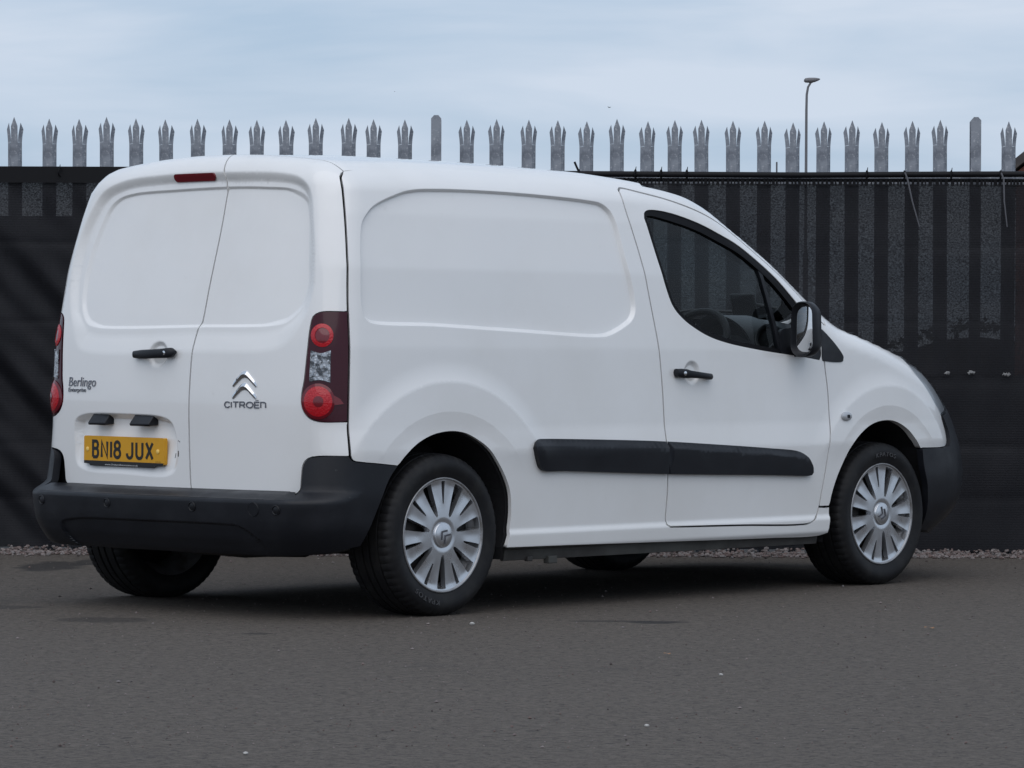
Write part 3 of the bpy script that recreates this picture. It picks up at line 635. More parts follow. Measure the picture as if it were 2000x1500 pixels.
# loose grit scattered over the asphalt
def grit():
    b = MB(); fc = [(0, 1, 2), (0, 2, 3), (0, 3, 1), (4, 2, 1), (4, 3, 2), (4, 1, 3)]
    for i in range(2600):
        y = 9.6+9*RNG.random()**1.3; x = RNG.uniform(-.16, .16)*y*1.15; s = RNG.uniform(.0015, .0042)*(1.9 if RNG.random() < .05 else 1); a = RNG.uniform(0, 6.28)
        r = [s*RNG.uniform(.7, 1.4) for _ in range(3)]; p = [(x+r[k]*math.cos(a+2.09*k), y+r[k]*math.sin(a+2.09*k), s*.35) for k in range(3)]
        b.add([(x, y, s*RNG.uniform(.9, 1.3))]+p+[(x, y, -.001)], fc)
    o = mk('grit', b.v, b.f, 'gravel', smooth=False); tag(o, 'fine loose grit scattered over the asphalt', 'grit', kind='stuff')
grit()
# bits of litter and loose stones on the asphalt
def bit(name, px, py, s, m, label, cat, flat=False, grp=None):
    c = at(px, py, 10.); dd = CAMZ/(CAMZ-c[2])*10.; c = at(px, py, dd); b = MB()
    if flat:
        n = 6; b.loft([[(c[0]+s*(k/(n-1)-.5)*1.6, c[1]-s*w, .006+s*.12*math.sin(k*1.1)), (c[0]+s*(k/(n-1)-.5)*1.6, c[1]+s*w, .008+s*.10*math.cos(k))] for k, w in zip(range(n), (.03, .3, .42, .4, .25, .02))], closed=False, cap=False)
    else:
        secs = []
        for a in np.linspace(-PI/2, PI/2, 6): secs.append([(c[0]+s*math.cos(a)*math.cos(t)*RNG.uniform(.8, 1.1), c[1]+s*math.cos(a)*math.sin(t)*RNG.uniform(.8, 1.1), s*.55+s*.6*math.sin(a)) for t in np.linspace(0, 2*PI, 8, endpoint=False)])
        b.loft(secs)
    o = b.build(name, m, smooth=False); tag(o, label, cat, grp)
bit('pebble', 922, 1221, .010, 'pebble', 'pale pebble on the asphalt just in front of the rear wheel', 'pebble')
bit('pebble', 480, 1474, .007, 'pebble', 'small white pebble on the asphalt at the bottom edge', 'pebble')
bit('pebble', 1408, 1320, .007, 'pebble', 'small white pebble on the asphalt in the right foreground', 'pebble')
bit('pebble', 1263, 1420, .007, 'pebble', 'pale pebble in the foreground below the front door', 'pebble')
bit('dry_leaf', 1815, 1229, .022, 'leaf_dry', 'light brown dry leaf on the asphalt right of the front wheel', 'leaf', True)
bit('dry_leaf', 1808, 1128, .024, 'roof_tile', 'dark curled leaf on the ground beside the front tyre', 'leaf', True)
bit('dry_leaf', 1303, 1280, .014, 'leaf_dry', 'tiny reddish leaf scrap on the asphalt below the front door', 'leaf', True)

# ------------------------------------------------------------------ the van
YAW = .744513958; A_ = PI/2-YAW; ca, sa = math.cos(A_), math.sin(A_); cx_, cy_ = -10.3936837, -10.7781895
van = empty('panel_van', loc=(-(ca*cx_-sa*cy_), -(sa*cx_+ca*cy_), 0)); van.rotation_euler = (0, 0, A_)
tag(van, 'white panel van with black bumpers and side strips parked before the fence', 'van')
# traced outlines (x, z) on the side and (theta, v) on the rear
DOORREAR = [(1.138, 1.634), (1.127, 1.60), (1.132, 1.534), (1.167, 1.372), (1.199, 1.189), (1.227, 1.026), (1.247, .843), (1.255, .66), (1.262, .558), (1.268, .435), (1.262, .323), (1.266, .304), (1.285, .2945)]
DOORBOT = [(1.285, .2945), (1.36, .2925), (1.739, .286), (2.107, .277), (2.186, .283), (2.23, .309), (2.25, .347)]
DOORFRONT = [(2.25, .347), (2.261, .4), (2.283, .496), (2.299, .602), (2.316, .709), (2.314, .816), (2.296, .934), (2.286, 1.01), (2.275, 1.085), (2.266, 1.145)]
DOORTOP = [(1.138, 1.634), (1.155, 1.643), (1.269, 1.629), (1.467, 1.594), (1.714, 1.522), (1.944, 1.388), (2.179, 1.226), (2.266, 1.145)]
ARCHR = [(-.249, .567), (-.209, .607), (-.152, .647), (-.078, .678), (-.007, .691), (.05, .692), (.105, .683), (.161, .66), (.216, .628), (.266, .579), (.313, .52), (.343, .462), (.353, .4), (.351, .337), (.338, .281), (.327, .246)]
ARCHF = [(2.318, .347), (2.336, .407), (2.364, .468), (2.393, .515), (2.453, .595), (2.522, .648), (2.608, .688), (2.704, .703), (2.789, .697), (2.878, .663), (2.935, .622), (2.981, .580)]
SILLBOT = [(2.31, .238), (2.263, .227), (1.924, .227), (1.267, .235), (.654, .243), (.327, .246)]
SEAM = [(-.469, .610), (-.4685, .66), (-.466, .739), (-.446, 1.133), (-.429, 1.302), (-.41, 1.435), (-.396, 1.53), (-.371, 1.636)]
XK = -.345; JK = join(XK)[0]
SEAM = SEAM+[(XK, JK[2])]
BREAR = [(-.249, .567), (-.352, .577), (-.43, .584), (-.458, .590), (-.469, .610)]
FENDFRONT = [(2.981, .580), (3.17, .580), (3.222, .587), (3.241, .608), (3.238, .653), (3.201, .716), (3.14, .765), (3.04, .851), (2.965, .915), (2.925, .962)]
jx = lambda a, b, n=60: join(np.linspace(a, b, n))[:, [0, 2]]
xA = 2.335                                    # A-pillar foot
JA = join(xA)[0]
# ---- body side (quarter panel, roof rail, sill in one pressing), both sides
g_ = .0038
APIL = [(2.266, 1.145), (2.30, 1.118), (2.325, 1.105), (xA, JA[2])]
segs = [(list(map(tuple, jx(XK, xA))), 0, False, True), (APIL[::-1], g_, True, True), (DOORTOP[::-1], g_, True, True), (DOORREAR, g_, True, True), (DOORBOT, g_, True, True),
        ([(2.25, .347), (2.318, .343)], g_, True, False), ([(2.318, .343), (2.318, .30), (2.31, .238)], 0, True, True), (SILLBOT, 0, True, True), (ARCHR[::-1], 0, True, True), (BREAR, .002, True, True), (SEAM, g_, True, True)]
def arcpts(cx, r0, r1, a0, a1, nr, na): return [(cx+r*math.cos(a), HUBZ+r*math.sin(a)) for r in np.linspace(r0, r1, nr) for a in np.linspace(a0, a1, na)]
fe = [offs(crom(PANEL, .007, True), (-.010, -.0065, -.0045, -.0025, 0, .0025, .0045, .0065, .0090, .013)), arcpts(.02, .572, .660, .1, 3.05, 10, 130), arcpts(.02, .566, .5715, .1, 3.05, 2, 150), arcpts(.02, .458, .464, .1, 3.05, 3, 120),
      [(x, z) for z in list(np.arange(.230, .256, .004))+list(np.arange(.286, .322, .003)) for x in np.arange(.33, 2.32, .012)], [(x, z) for z in (.265, .275, .33, .345, .595, .61, .625, .64, .655, .67, .685, .70, .715) for x in np.arange(.33, 2.32, .02)]]
sides = patch('body_side', segs, side_map, 'paint', van, feats=fe, step=.026, both=True, depth=.016, avoid=lambda q: abs(sdP(q[:, 0], q[:, 1])-.0015) < .0155)
# ---- doors
WINTOP = [(1.237, 1.502), (1.232, 1.525), (1.238, 1.544), (1.257, 1.556), (1.297, 1.560), (1.405, 1.550), (1.554, 1.517), (1.672, 1.478), (1.799, 1.431), (1.902, 1.374), (2.029, 1.287), (2.132, 1.200), (2.215, 1.122), (2.252, 1.085)]
WINFR = [(2.252, 1.085), (2.266, 1.060), (2.272, 1.01), (2.272, .975), (2.262, .958)]
WINBOT = [(2.262, .958), (2.122, .975), (2.02, .984), (1.854, 1.001), (1.659, 1.028), (1.55, 1.053), (1.471, 1.083), (1.396, 1.122), (1.338, 1.172), (1.301, 1.251), (1.272, 1.353), (1.237, 1.502)]
whole = [(WINTOP, 0, True, True), (WINFR, 0, True, True), (WINBOT, 0, True, True)]
WP = outline(whole, .012)[0]
dsegs = [(DOORTOP, g_, True, True), (DOORFRONT[::-1], g_, True, True), (DOORBOT[::-1], g_, True, True), (DOORREAR[::-1], g_, True, True)]
fe = [[(1.432+r*math.cos(a), .907+r*math.sin(a)) for r in (.028, .034, .04, .046, .052, .058) for a in np.linspace(0, 6.28, 30)], arcpts(2.735, .539, .632, 1.5, 3.1, 11, 80),
      [(x, z) for z in np.arange(.286, .322, .003) for x in np.arange(1.27, 2.3, .012)], [(x, z) for z in (.33, .345, .595, .61, .625, .64, .655, .67, .685, .70, .715) for x in np.arange(1.27, 2.3, .02)]]
doors = patch('front_door', dsegs, side_map, 'paint', van, holes=[whole], feats=fe, step=.024, both=True, depth=.03)
# window surround, glass, divider and mirror base
def shrink(P, d):
    P = np.array(P); return inset(P, np.full(len(P), d))
inner = shrink(WP, .019)
nwt = len(crom(WINTOP, .012)); kk = np.arange(nwt)/nwt; inner[:nwt, 1] -= .016*sm(kk/.2)*sm((1-kk)/.12); inner[:nwt, 0] -= .006*sm((kk-.3)/.3)*sm((1-kk)/.12)
# the glazed opening proper ends above the mirror base
keep = [p for p in inner]
mainglass = [(p[0], p[1]) for p in inner]
for s_, dr in enumerate(doors):
    mir = bool(s_)
    patch('window_seal', ring(WP), side_map, 'seal', dr, off=-.004, holes=[ring(inner)], step=.02, depth=.02, mirror=mir)
    patch('window_glass', ring(shrink(WP, .012)), side_map, 'window', dr, off=-.014, step=.05, depth=0, mirror=mir)
    # divider between drop glass and quarter glass
    dv = [(1.902, 1.372), (1.925, 1.30), (1.951, 1.219), (1.985, 1.10), (2.012, .99)]; dvl = np.array(crom(dv, .02)); wv = np.array([.0095, .002])
    patch('window_divider', ring(np.concatenate([dvl-wv, (dvl+wv)[::-1]])), side_map, 'plastic_fine', dr, off=-.006, step=.02, depth=.02, mirror=mir)
    sail = [(2.008, .984), (2.012, 1.06), (2.022, 1.083), (2.06, 1.090), (2.15, 1.094), (2.245, 1.092), (2.268, 1.05), (2.270, .965), (2.12, .976)]
    patch('mirror_base', ring(crom(sail, .015, True)), side_map, 'plastic_fine', dr, off=-.001, step=.025, depth=.018, mirror=mir)
    tr = [(2.281, .957), (2.277, 1.03), (2.271, 1.093), (2.282, 1.090), (2.353, 1.041), (2.402, .998), (2.424, .972), (2.420, .955), (2.399, .950), (2.30, .954)]
    patch('pillar_trim', ring(crom(tr, .012, True)), side_map, 'plastic_fine', van, off=.003, step=.02, depth=.012, mirror=mir)
# ---- front wings
fsegs = [(DOORFRONT, g_, True, True), (APIL, g_, True, True), (list(map(tuple, jx(xA, 2.925, 30))), .002, True, True), ([(2.925, join(2.925)[0][2])]+FENDFRONT[::-1][1:], .002, True, True), (ARCHF[::-1], 0, True, True), ([(2.318, .347), (2.25, .347)], g_, True, False)]
fe = [arcpts(2.735, .545, .632, .2, 3.0, 10, 130), arcpts(2.735, .539, .5445, .2, 3.0, 2, 150), arcpts(2.735, .458, .464, .2, 3.0, 3, 120), [(x, z) for z in (.595, .61, .625, .64, .655, .67, .685, .70, .715) for x in np.arange(2.25, 3.24, .02)]]
wings = patch('front_wing', fsegs, side_map, 'paint', van, feats=fe, step=.024, both=True, depth=.03)
for s_, w in enumerate(wings):
    sg = -1 if not s_ else 1; c = surf_y(2.419, .723)[0]; b = MB()
    b.loft([[(c[0]+x*k, (c[1]-d)*(1 if sg < 0 else -1), c[2]+z*k) for x, z in [(.034*math.cos(a), .019*math.sin(a)) for a in np.linspace(0, 6.28, 24, endpoint=False)]] for k, d in ((1, -.004), (1, .006), (.86, .009), (.5, .0115))])
    o = b.build('side_indicator', 'reflector', w); b = MB()
    b.loft([[(c[0]+.004+x, (c[1]-d)*(1 if sg < 0 else -1), c[2]+z) for x, z in rrect(.018, .014, .004, 3)] for d in (.008, .0135)]); b.build('bulb', 'plastic', o)
# ---- roof
yk = -JK[1]; nr = 26
def xe(y): return -.375+(XK+.375)*(np.abs(y)/yk)**2
ye = np.linspace(-yk, yk, nr); EDGE = [(float(xe(y)), float(y)) for y in ye]
xf_side = 1.33; jr = join(np.linspace(XK, xf_side, 50))
yf = -join(xf_side)[0][1]
XFR = lambda y: 1.60-(1.60-xf_side)*(np.abs(y)/yf)**2
FE_ = [(float(XFR(y)), float(y)) for y in np.linspace(-yf, yf, 24)]
rsegs = [(EDGE, .0015, True, True), ([(p[0], -p[1]) for p in jr], 0, False, True), (FE_[::-1], .003, True, True), ([(p[0], p[1]) for p in jr[::-1]], 0, False, True)]
patch('roof', rsegs, roof_map, 'paint', van, step=.05, depth=.025)
# ---- windscreen and bonnet
xw = 2.31; yw = -join(xw)[0][1]-.012
jw = join(np.linspace(xf_side, xw, 40)); COWL = lambda y: 2.80-(2.80-xw)*(np.abs(y)/yw)**2
side_w = [(p[0]+.004, -p[1]-.012) for p in jw]
wsegs = [([(x+.012, y*.985) for x, y in FE_], 0, True, True), (side_w, 0, True, True), ([(float(COWL(y)), float(y)) for y in np.linspace(yw, -yw, 24)], 0, True, True), ([(x, -y) for x, y in side_w[::-1]], 0, True, True)]
WS = outline(wsegs, .03)[0]; WSi = shrink(WS, .045)
ws = patch('windscreen', ring(WS), roof_map, 'window', van, off=-.006, step=.06, depth=0)
patch('windscreen_border', ring(WS), roof_map, 'seal', van, off=-.003, holes=[ring(WSi)], step=.05, depth=.02)
yh = -join(2.925)[0][1]; jh = join(np.linspace(xA, 2.925, 24))
HN = [(float(3.36-(3.36-2.925)*(abs(y)/yh)**2.4), float(y)) for y in np.linspace(-yh, yh, 30)]
hsegs = [([(float(COWL(y))+.03, float(y)) for y in np.linspace(-yw, yw, 24)], .003, True, True), ([(p[0], -p[1]) for p in jh], .003, True, True), (HN[::-1], .003, True, True), ([(p[0], p[1]) for p in jh[::-1]], .003, True, True)]
patch('bonnet', hsegs, roof_map, 'paint', van, step=.05, depth=.025)
for wa, wb_ in (((2.62, -.60), (2.66, -.15)), ((2.74, -.05), (2.66, .45))):
    q = roof_map(np.array([wa, ((wa[0]+wb_[0])/2, (wa[1]+wb_[1])/2), wb_]))+np.array([0, 0, .012]); b = MB(); b.tube(q, .008, 6); b.build('wiper', 'black', van)
# ---- headlights
hp = to_front(surf_y(*np.array(FENDFRONT[5:]).T))          # border with the wing
hp = [tuple(p) for p in hp]; top = to_front(roof_map(np.array([p for p in HN if p[1] <= 0 and p[1] > -yh*.98])))
topL = [tuple(p) for p in top if p[0] < -.62][:]
hsg = [(hp, .002, True, True), ([hp[-1]]+topL+[(-.62, .925)], .002, True, True), ([(-.62, .925), (-.66, .83), (-.80, .755), (-.95, .728), hp[0]], .002, True, True)]
heads = patch('headlight', hsg, front_map, 'clear_lens', van, off=.004, step=.03, depth=.02, su=.9, both=True)
for s_, h in enumerate(heads):
    patch('reflector', hsg, front_map, 'reflector', h, off=-.010, step=.03, depth=0, su=.9, mirror=bool(s_))
# ---- front bumper with grille
bt = [tuple(p) for p in to_front(surf_y(*np.array(FENDFRONT[:6]).T, fn=FFB))]
low = [(p[0], .205+.02*abs(p[0])**2*0) for p in [(-t, 0) for t in np.linspace(0, 1.2, 20)]]
half = bt+[(-.95, .722), (-.80, .748), (-.66, .815), (-.63, .86)]
hal2 = [tuple(p) for p in to_front(roof_map(np.array([p for p in HN if abs(p[1]) < .47])))]
zc_ = [(-.5, .885), (-.3, .90), (0, .905), (.3, .90), (.5, .885)]
right = [(bt[0][0], .58)]
archb = to_front(surf_y(np.array([2.99, 3.02, 3.04, 3.05, 3.05]), np.array([.50, .42, .34, .27, .225]), fn=FFB))
fb = [(half+zc_+[(-p[0], p[1]) for p in half[::-1]], .002, True, False), ([(-bt[0][0], bt[0][1])]+[(-p[0], p[1]) for p in archb], 0, True, True), ([(-archb[-1][0], .225), (-.9, .20), (0, .19), (.9, .20), (archb[-1][0], .225)][::-1] if False else [(-archb[-1][0], .225), (.9, .20), (0, .19), (-.9, .20), (archb[-1][0], .225)], 0, True, True), ([tuple(p) for p in archb[::-1]]+[bt[0]], 0, True, True)]
fbo = patch('front_bumper', fb, front_map, 'plastic', van, fn=FFB, step=.03, depth=.03, su=.9)
for z0, z1, t in ((.62, .70, .45), (.42, .54, .5), (.28, .36, .55)):
    patch('grille', [([(-t, z0), (t, z0)], 0, True, False), ([(t, z0), (t*.92, z1)], 0, True, False), ([(t*.92, z1), (-t*.92, z1)], 0, True, False), ([(-t*.92, z1), (-t, z0)], 0, True, False)], front_map, 'black', fbo, fn=FFB, off=.004, step=.05, depth=.01, su=.9)
# ---- rear doors
def th_(P): return [tuple(p) for p in to_rear(P)]
S3 = side_map(np.array(crom(SEAM, .03)))
seam_r = np.array(th_(S3)); i_l = np.argmin(abs(seam_r[:, 1]-.7316)); i_u = np.argmin(abs(seam_r[:, 1]-1.1347))
sth = lambda v: float(np.interp(v, seam_r[:, 1], seam_r[:, 0]))
LIGHT = [(sth(1.1347), 1.1347), (-.8231, 1.1324), (-.7984, 1.1174), (-.787, 1.076), (-.7758, .9821), (-.7646, .8788), (-.7569, .8412), (-.755, .8036), (-.7611, .7755), (-.7806, .7477), (-.8143, .7331), (sth(.7316), .7316)]
NOTCH = [(sth(.612), .6044), (-.8147, .6038), (-.781, .5956), (-.7635, .5745), (-.7576, .531), (-.7517, .4782), (-.7374, .4646)]
RSEAM = [(-.2248, 1.637), (-.2468, 1.5839), (-.2440, 1.54), (-.2386, 1.4677), (-.2005, 1.2305), (-.1793, 1.0956), (-.1617, 1.0668), (-.1459, .9801), (-.1377, .8453), (-.1353, .7105), (-.1434, .4794), (-.1503, .4564)]
E3 = roof_map(np.array(EDGE)); ER = np.array(th_(E3))
ysm = -.105; top_mid = tuple(to_rear(roof_map(np.array([[float(xe(ysm)), ysm]])))[0])
RS = [top_mid]+RSEAM
upseam = lambda s: [(s*sth(1.1347), 1.1347)]+[(s*a, v) for a, v in seam_r if v > 1.16]
loseam = lambda s: [(s*sth(.612), .6044)]+[(s*a, v) for a, v in seam_r if .635 < v < .71]+[(s*sth(.7316), .7316)]
def fe_rear():
    o = []
    for poly, ds in ((crom(UI, .006, True), (-.0095, -.0065, -.0045, -.0025, -.0005, .0015, .0035, .0055, .008, .012, .016, .020)), (crom(UO, .012, True), (-.006, 0, .004, .009, .016, .024, .032, .040, .047, .054, .065, .078, .090)), (crom(PLREC, .009, True), (-.006, -.002, .001, .004, .008, .012, .016, .020, .024, .028))):
        q = offs(poly, ds); q = q[(abs(q[:, 0]) < .74)]; o.append(to_rear(surf_x(q[:, 0], q[:, 1])))
    a = np.linspace(0, 6.28, 36); q = np.concatenate([np.stack([.083+k*.058*np.cos(a), .974+k*.052*np.sin(a)], 1) for k in (.6, .7, .8, .9, 1., 1.1)]); o.append(to_rear(surf_x(q[:, 0], q[:, 1])))
    o.append([(t, v) for t in np.concatenate([np.linspace(-.95, -.68, 16), np.linspace(.68, .95, 16)]) for v in np.arange(.48, 1.72, .03)])
    return o
FR_ = fe_rear()
def av_rear(q):
    P = rear_map(q); y, z = P[:, 1], P[:, 2]; return (abs(sdUI(y, z)-.005) < .0185) | (abs(sdPL(y, z)-.011) < .019)
RB = [(-.1503, .4564), (-.45, .4600), (-.70, .4630), (-.7374, .4646)]
rd = [(RS, g_, True, True), (RB, .002, True, True), (NOTCH[::-1], .003, True, True), (loseam(1), g_, True, True), (LIGHT[::-1], .002, True, True), (upseam(1), g_, True, True), ([tuple(p) for p in ER if p[0] < top_mid[0]-.01]+[top_mid], .0015, True, True)]
rdoor = patch('rear_door', rd, rear_map, 'paint', van, step=.03, feats=FR_, depth=.025, su=.75, avoid=av_rear)
LB = [(-.1503, .4564), (.3, .4590), (.70, .4630), (.7374, .4646)]
ld = [(RS, g_, True, True), (LB, .002, True, True), ([(-a, v) for a, v in NOTCH[::-1]], .003, True, True), (loseam(-1), g_, True, True), ([(-a, v) for a, v in LIGHT[::-1]], .002, True, True), (upseam(-1), g_, True, True), ([tuple(p) for p in ER[::-1] if p[0] > top_mid[0]+.01]+[top_mid], .0015, True, True)]
ldoor = patch('rear_door', ld, rear_map, 'paint', van, step=.03, feats=FR_, depth=.025, su=.75, avoid=av_rear)
rdoor['label'] = 'narrow right rear door carrying the chevron emblem'; ldoor['label'] = 'wide left rear door carrying the number plate and handle'
# ---- dark backing behind all panel gaps
lin = [(list(map(tuple, jx(XK+.01, 2.90))), 0, False, True), ([(2.90, .93), (2.95, .75), (2.975, .60)], 0, False, False), (ARCHF[::-1], -.004, False, True), ([(2.318, .347), (2.30, .26), (.335, .262)], 0, False, False), (ARCHR[::-1], -.004, False, True), ([(-.249, .567), (-.45, .60)], 0, False, False), ([(-.455, .61), (-.45, 1.0), (-.40, 1.45), (XK+.01, join(XK+.01)[0][2])], 0, False, True)]
patch('body_lining', lin, side_map, 'lining', van, off=-.028, step=.05, depth=0, holes=[ring(shrink(WP, .012))], both=True)
patch('body_lining', [([(-.90, .46), (.90, .46)], 0, False, False), ([(.90, .46), (.90, 1.0), (.86, 1.69)], 0, False, False), ([(.86, 1.69), (0, 1.70), (-.86, 1.69)], 0, False, False), ([(-.86, 1.69), (-.90, 1.0), (-.90, .46)], 0, False, False)], rear_map, 'lining', van, off=-.034, step=.05, depth=0, su=.75)
# ---- tail lights
c_up, c_lo = (-.523, -.737, 1.048), (-.542, -.736, .806)
LQ = [(LIGHT, .001, True, True), ([LIGHT[-1], (sth(.85), .85), (sth(1.0), 1.0), LIGHT[0]], .0035, True, True)]
for s_ in (0, 1):
    mir = bool(s_)
    def dome(c, r, h, base=.004):
        c = np.array(c)
        def f(P):
            Q = P*np.array([1, -1, 1.])*(1 if False else 1); d = np.linalg.norm(P-c, axis=-1)/r; return base+h*np.maximum(1-d*d, 0)
        return f
    tl = patch('tail_light', LQ, rear_map, 'lens_dark', van, off=.003, step=.02, depth=.03, su=.75, mirror=mir)
    ur = lambda k: ring(circ3(c_up, .043*k)); lr = lambda k: ring(circ3(c_lo, .066*k))
    patch('lens_ring', ur(1.0), rear_map, 'lens_red', tl, off=dome(c_up, .045, .007, .0045), holes=[ur(.66)], step=.01, depth=.004, su=.75, mirror=mir, ostep=.006)
    patch('lens', ur(.66), rear_map, 'lens_mid', tl, off=dome(c_up, .035, .004, .005), step=.01, depth=0, su=.75, mirror=mir)
    patch('lens_ring', lr(1.0), rear_map, 'lens_deep', tl, off=dome(c_lo, .068, .012, .005), holes=[lr(.84)], step=.012, depth=.008, su=.75, mirror=mir)
    patch('lens', lr(.84), rear_map, 'lens_red', tl, off=dome(c_lo, .068, .012, .005), step=.012, depth=0, holes=[lr(.30)], su=.75, mirror=mir)
    patch('lens', lr(.30), rear_map, 'lens_mid', tl, off=dome(c_lo, .068, .012, .007), step=.012, depth=.003, su=.75, mirror=mir)
    MIDL = [(-.7893, .9934), (-.8249, .9823), (-.8617, .9937), (-.8597, .9356), (-.8597, .8757), (-.8232, .8849), (-.784, .879), (-.7857, .9353)]
    MID = [(MIDL[:3], 0, True, True), (MIDL[2:5], 0, True, True), (MIDL[4:7], 0, True, True), ([MIDL[6], MIDL[7], MIDL[0]], 0, True, True)]
    patch('reversing_lens', MID, rear_map, 'ribbed_lens', tl, off=.0065, step=.01, depth=.005, su=.75, mirror=mir)
    wing_ = [(-.862, .835), (-.895, .815), (-.908, .797), (-.885, .794), (-.862, .794)]
    patch('lens_fin', ring(np.array(wing_)), rear_map, 'lens_mid', tl, off=.007, step=.01, depth=.004, su=.75, mirror=mir)
# high brake light
hb = np.array([(.020+u, 1.646+w) for u, w in rrect(.226, .030, .013, 5)]); hbr = to_rear(surf_x(hb[:, 0], hb[:, 1]))
ho = patch('brake_light', ring(hbr), rear_map, 'lens_deep', ldoor, off=.006, step=.015, depth=.012, su=.75)
# ---- rear bumper
bs = surf_y(*np.array(BREAR).T, fn=FB); btop = th_(bs)
bedge = [(-.258, .560), (-.294, .52), (-.339, .436), (-.384, .334), (-.405, .275)]
be3 = th_(surf_y(*np.array(bedge).T, fn=FB))
NB = [btop[-1]]+NOTCH[1:]+[(-.735, .474)]
bl = [(btop+[], .001, True, True), (NB, .001, True, True), ([(-.735, .474), (0, .474), (.735, .474)], 0, True, False), ([(-a, v) for a, v in NB[::-1]], .001, True, True), ([(-a, v) for a, v in btop[::-1]], .001, True, True),
      ([(-btop[0][0], btop[0][1])]+[(-a, v) for a, v in be3], 0, True, True), ([(-be3[-1][0], be3[-1][1]), (.78, .243), (.4, .235), (0, .235), (-.4, .235), (-.78, .243), be3[-1]], 0, True, True), (be3[::-1]+[btop[0]], 0, True, True)]
fe = [[(t, v) for v in (.428, .434, .438, .441, .444, .447, .452, .457, .462, .465, .468, .471) for t in np.arange(-1.0, 1.0, .018)], [(t, v) for v in np.arange(.25, .60, .018) for t in np.concatenate([np.linspace(-1.1, -.6, 28), np.linspace(.6, 1.1, 28)])]]
q = offs(VALL, (-.009, -.006, -.003, 0, .003, .006)); fe.append(to_rear(surf_x(q[:, 0], q[:, 1], fn=FB)))
rb = patch('rear_bumper', bl, rear_map, 'plastic', van, fn=FB, feats=fe, step=.028, depth=.03, su=.75)
for (y, z) in ((.654, .410), (.242, .411), (-.235, .411), (-.655, .409)):
    c = surf_x(y, z, fn=FB)[0]; n = grad(c[None], FB)[0]; h = np.cross([0, 0, 1.], n); h /= np.linalg.norm(h); w = np.cross(n, h); b = MB()
    for r0, r1, d0, d1 in ((.0175, .0145, .003, .0045),):
        b.loft([[c+r*(math.cos(a)*h+math.sin(a)*w)+n*d for a in np.linspace(0, 6.28, 24, endpoint=False)] for r, d in ((.0185, -.01), (.0185, .002), (.0165, .0038), (.0150, .0022), (.0138, -.001), (.0128, .0015), (.011, .0026))])
    b.build('parking_sensor', 'plastic_fine', rb)
c = surf_x(-.545, .409, fn=FB)[0]; n = grad(c[None], FB)[0]; h = np.cross([0, 0, 1.], n); h /= np.linalg.norm(h); w = np.cross(n, h); b = MB()
b.loft([[c+r*(math.cos(a)*h+math.sin(a)*w)+n*d for a in np.linspace(0, 6.28, 28, endpoint=False)] for r, d in ((.0275, -.004), (.0275, .0006), (.0262, .0018), (.0252, .0004), (.0240, .0014))]); b.build('tow_eye_cover', 'plastic', rb)
ths = np.arctan2(.66, .15+.66)
sp_ = patch('bumper_step', [([(-.70, .4465), (.70, .4465)], 0, True, False), ([(.70, .4465), (.70, .4665)], 0, True, False), ([(.70, .4665), (-.70, .4665)], 0, True, False), ([(-.70, .4665), (-.70, .4465)], 0, True, False)], rear_map, 'plastic_grey', rb, fn=FB, off=.0012, step=.02, depth=.004, su=.75)  # step pad on the top chamfer, lighter grey than the bumper
# ---- rub strips
ST = [(.456, .632), (.467, .648), (.490, .655), (.526, .656), (.943, .646), (1.251, .635), (1.568, .618), (1.896, .598), (2.085, .583), (2.120, .572), (2.151, .547), (2.178, .512), (2.181, .492), (2.170, .481), (2.150, .479), (1.901, .487), (1.262, .505), (.641, .530), (.51, .534), (.492, .545)]
SP = crom(ST, .015, True); zt_ = tab([.45, .53, .943, 1.251, 1.568, 1.896, 2.1], [.656, .656, .646, .635, .618, .598, .582], .02)
def strip_off(P): t = zt_(P[..., 0])-P[..., 2]; return .002+.019*np.clip(t/.027, 0, 1)-.004*sm((t-.027)/.12)
zb_ = tab([.49, 1.262, 1.9, 2.16], [.536, .505, .487, .479], .02)
def clipx(P, x0, lo):
    out = []
    for a, b_ in zip(P, np.roll(P, -1, 0)):
        ia, ib = (a[0] < x0) == lo, (b_[0] < x0) == lo
        if ia: out.append(a)
        if ia != ib: t = (x0-a[0])/(b_[0]-a[0]); out.append(a+t*(b_-a))
    return np.array(out)
for s_ in (0, 1):
    fe = [[(x, float(zt_(x))-d) for d in (.006, .012, .018, .024, .030, .036, .045) for x in np.arange(.47, 2.17, .03)]]
    patch('rub_strip', ring(clipx(SP, 1.2555, True)), side_map, 'plastic', sides[s_], off=strip_off, step=.03, feats=fe, depth=.02, mirror=bool(s_))
    patch('rub_strip', ring(clipx(SP, 1.2625, False)), side_map, 'plastic', doors[s_], off=strip_off, step=.03, feats=fe, depth=.02, mirror=bool(s_))
# ---- handles
def handle(parent, pts, nrm, upv, wid, keyat, name='door_handle'):
    """pts: centre line on the body, nrm: outward, sections (lift, half height, half depth)"""
    secs = []
    for (p, lift, hh, hd) in pts:
        p = np.array(p)+nrm*lift; secs.append([p+upv*hh*math.copysign(abs(math.sin(a))**.75, math.sin(a))+nrm*hd*math.copysign(abs(math.cos(a))**.75, math.cos(a)) for a in np.linspace(0, 2*PI, 16, endpoint=False)])
    b = MB(); b.loft(secs); o = b.build(name, 'plastic', parent, sharp=50)
    if keyat is not None:
        p, r = keyat; p = np.array(p); t = np.cross(upv, nrm); b = MB()
        b.loft([[p+nrm*d+k*r*(t*math.cos(a)+upv*math.sin(a)) for a in np.linspace(0, 2*PI, 16, endpoint=False)] for k, d in ((1, -.004), (1, .0015), (.75, .002))]); b.build('key_lock', 'chrome', o)
    return o
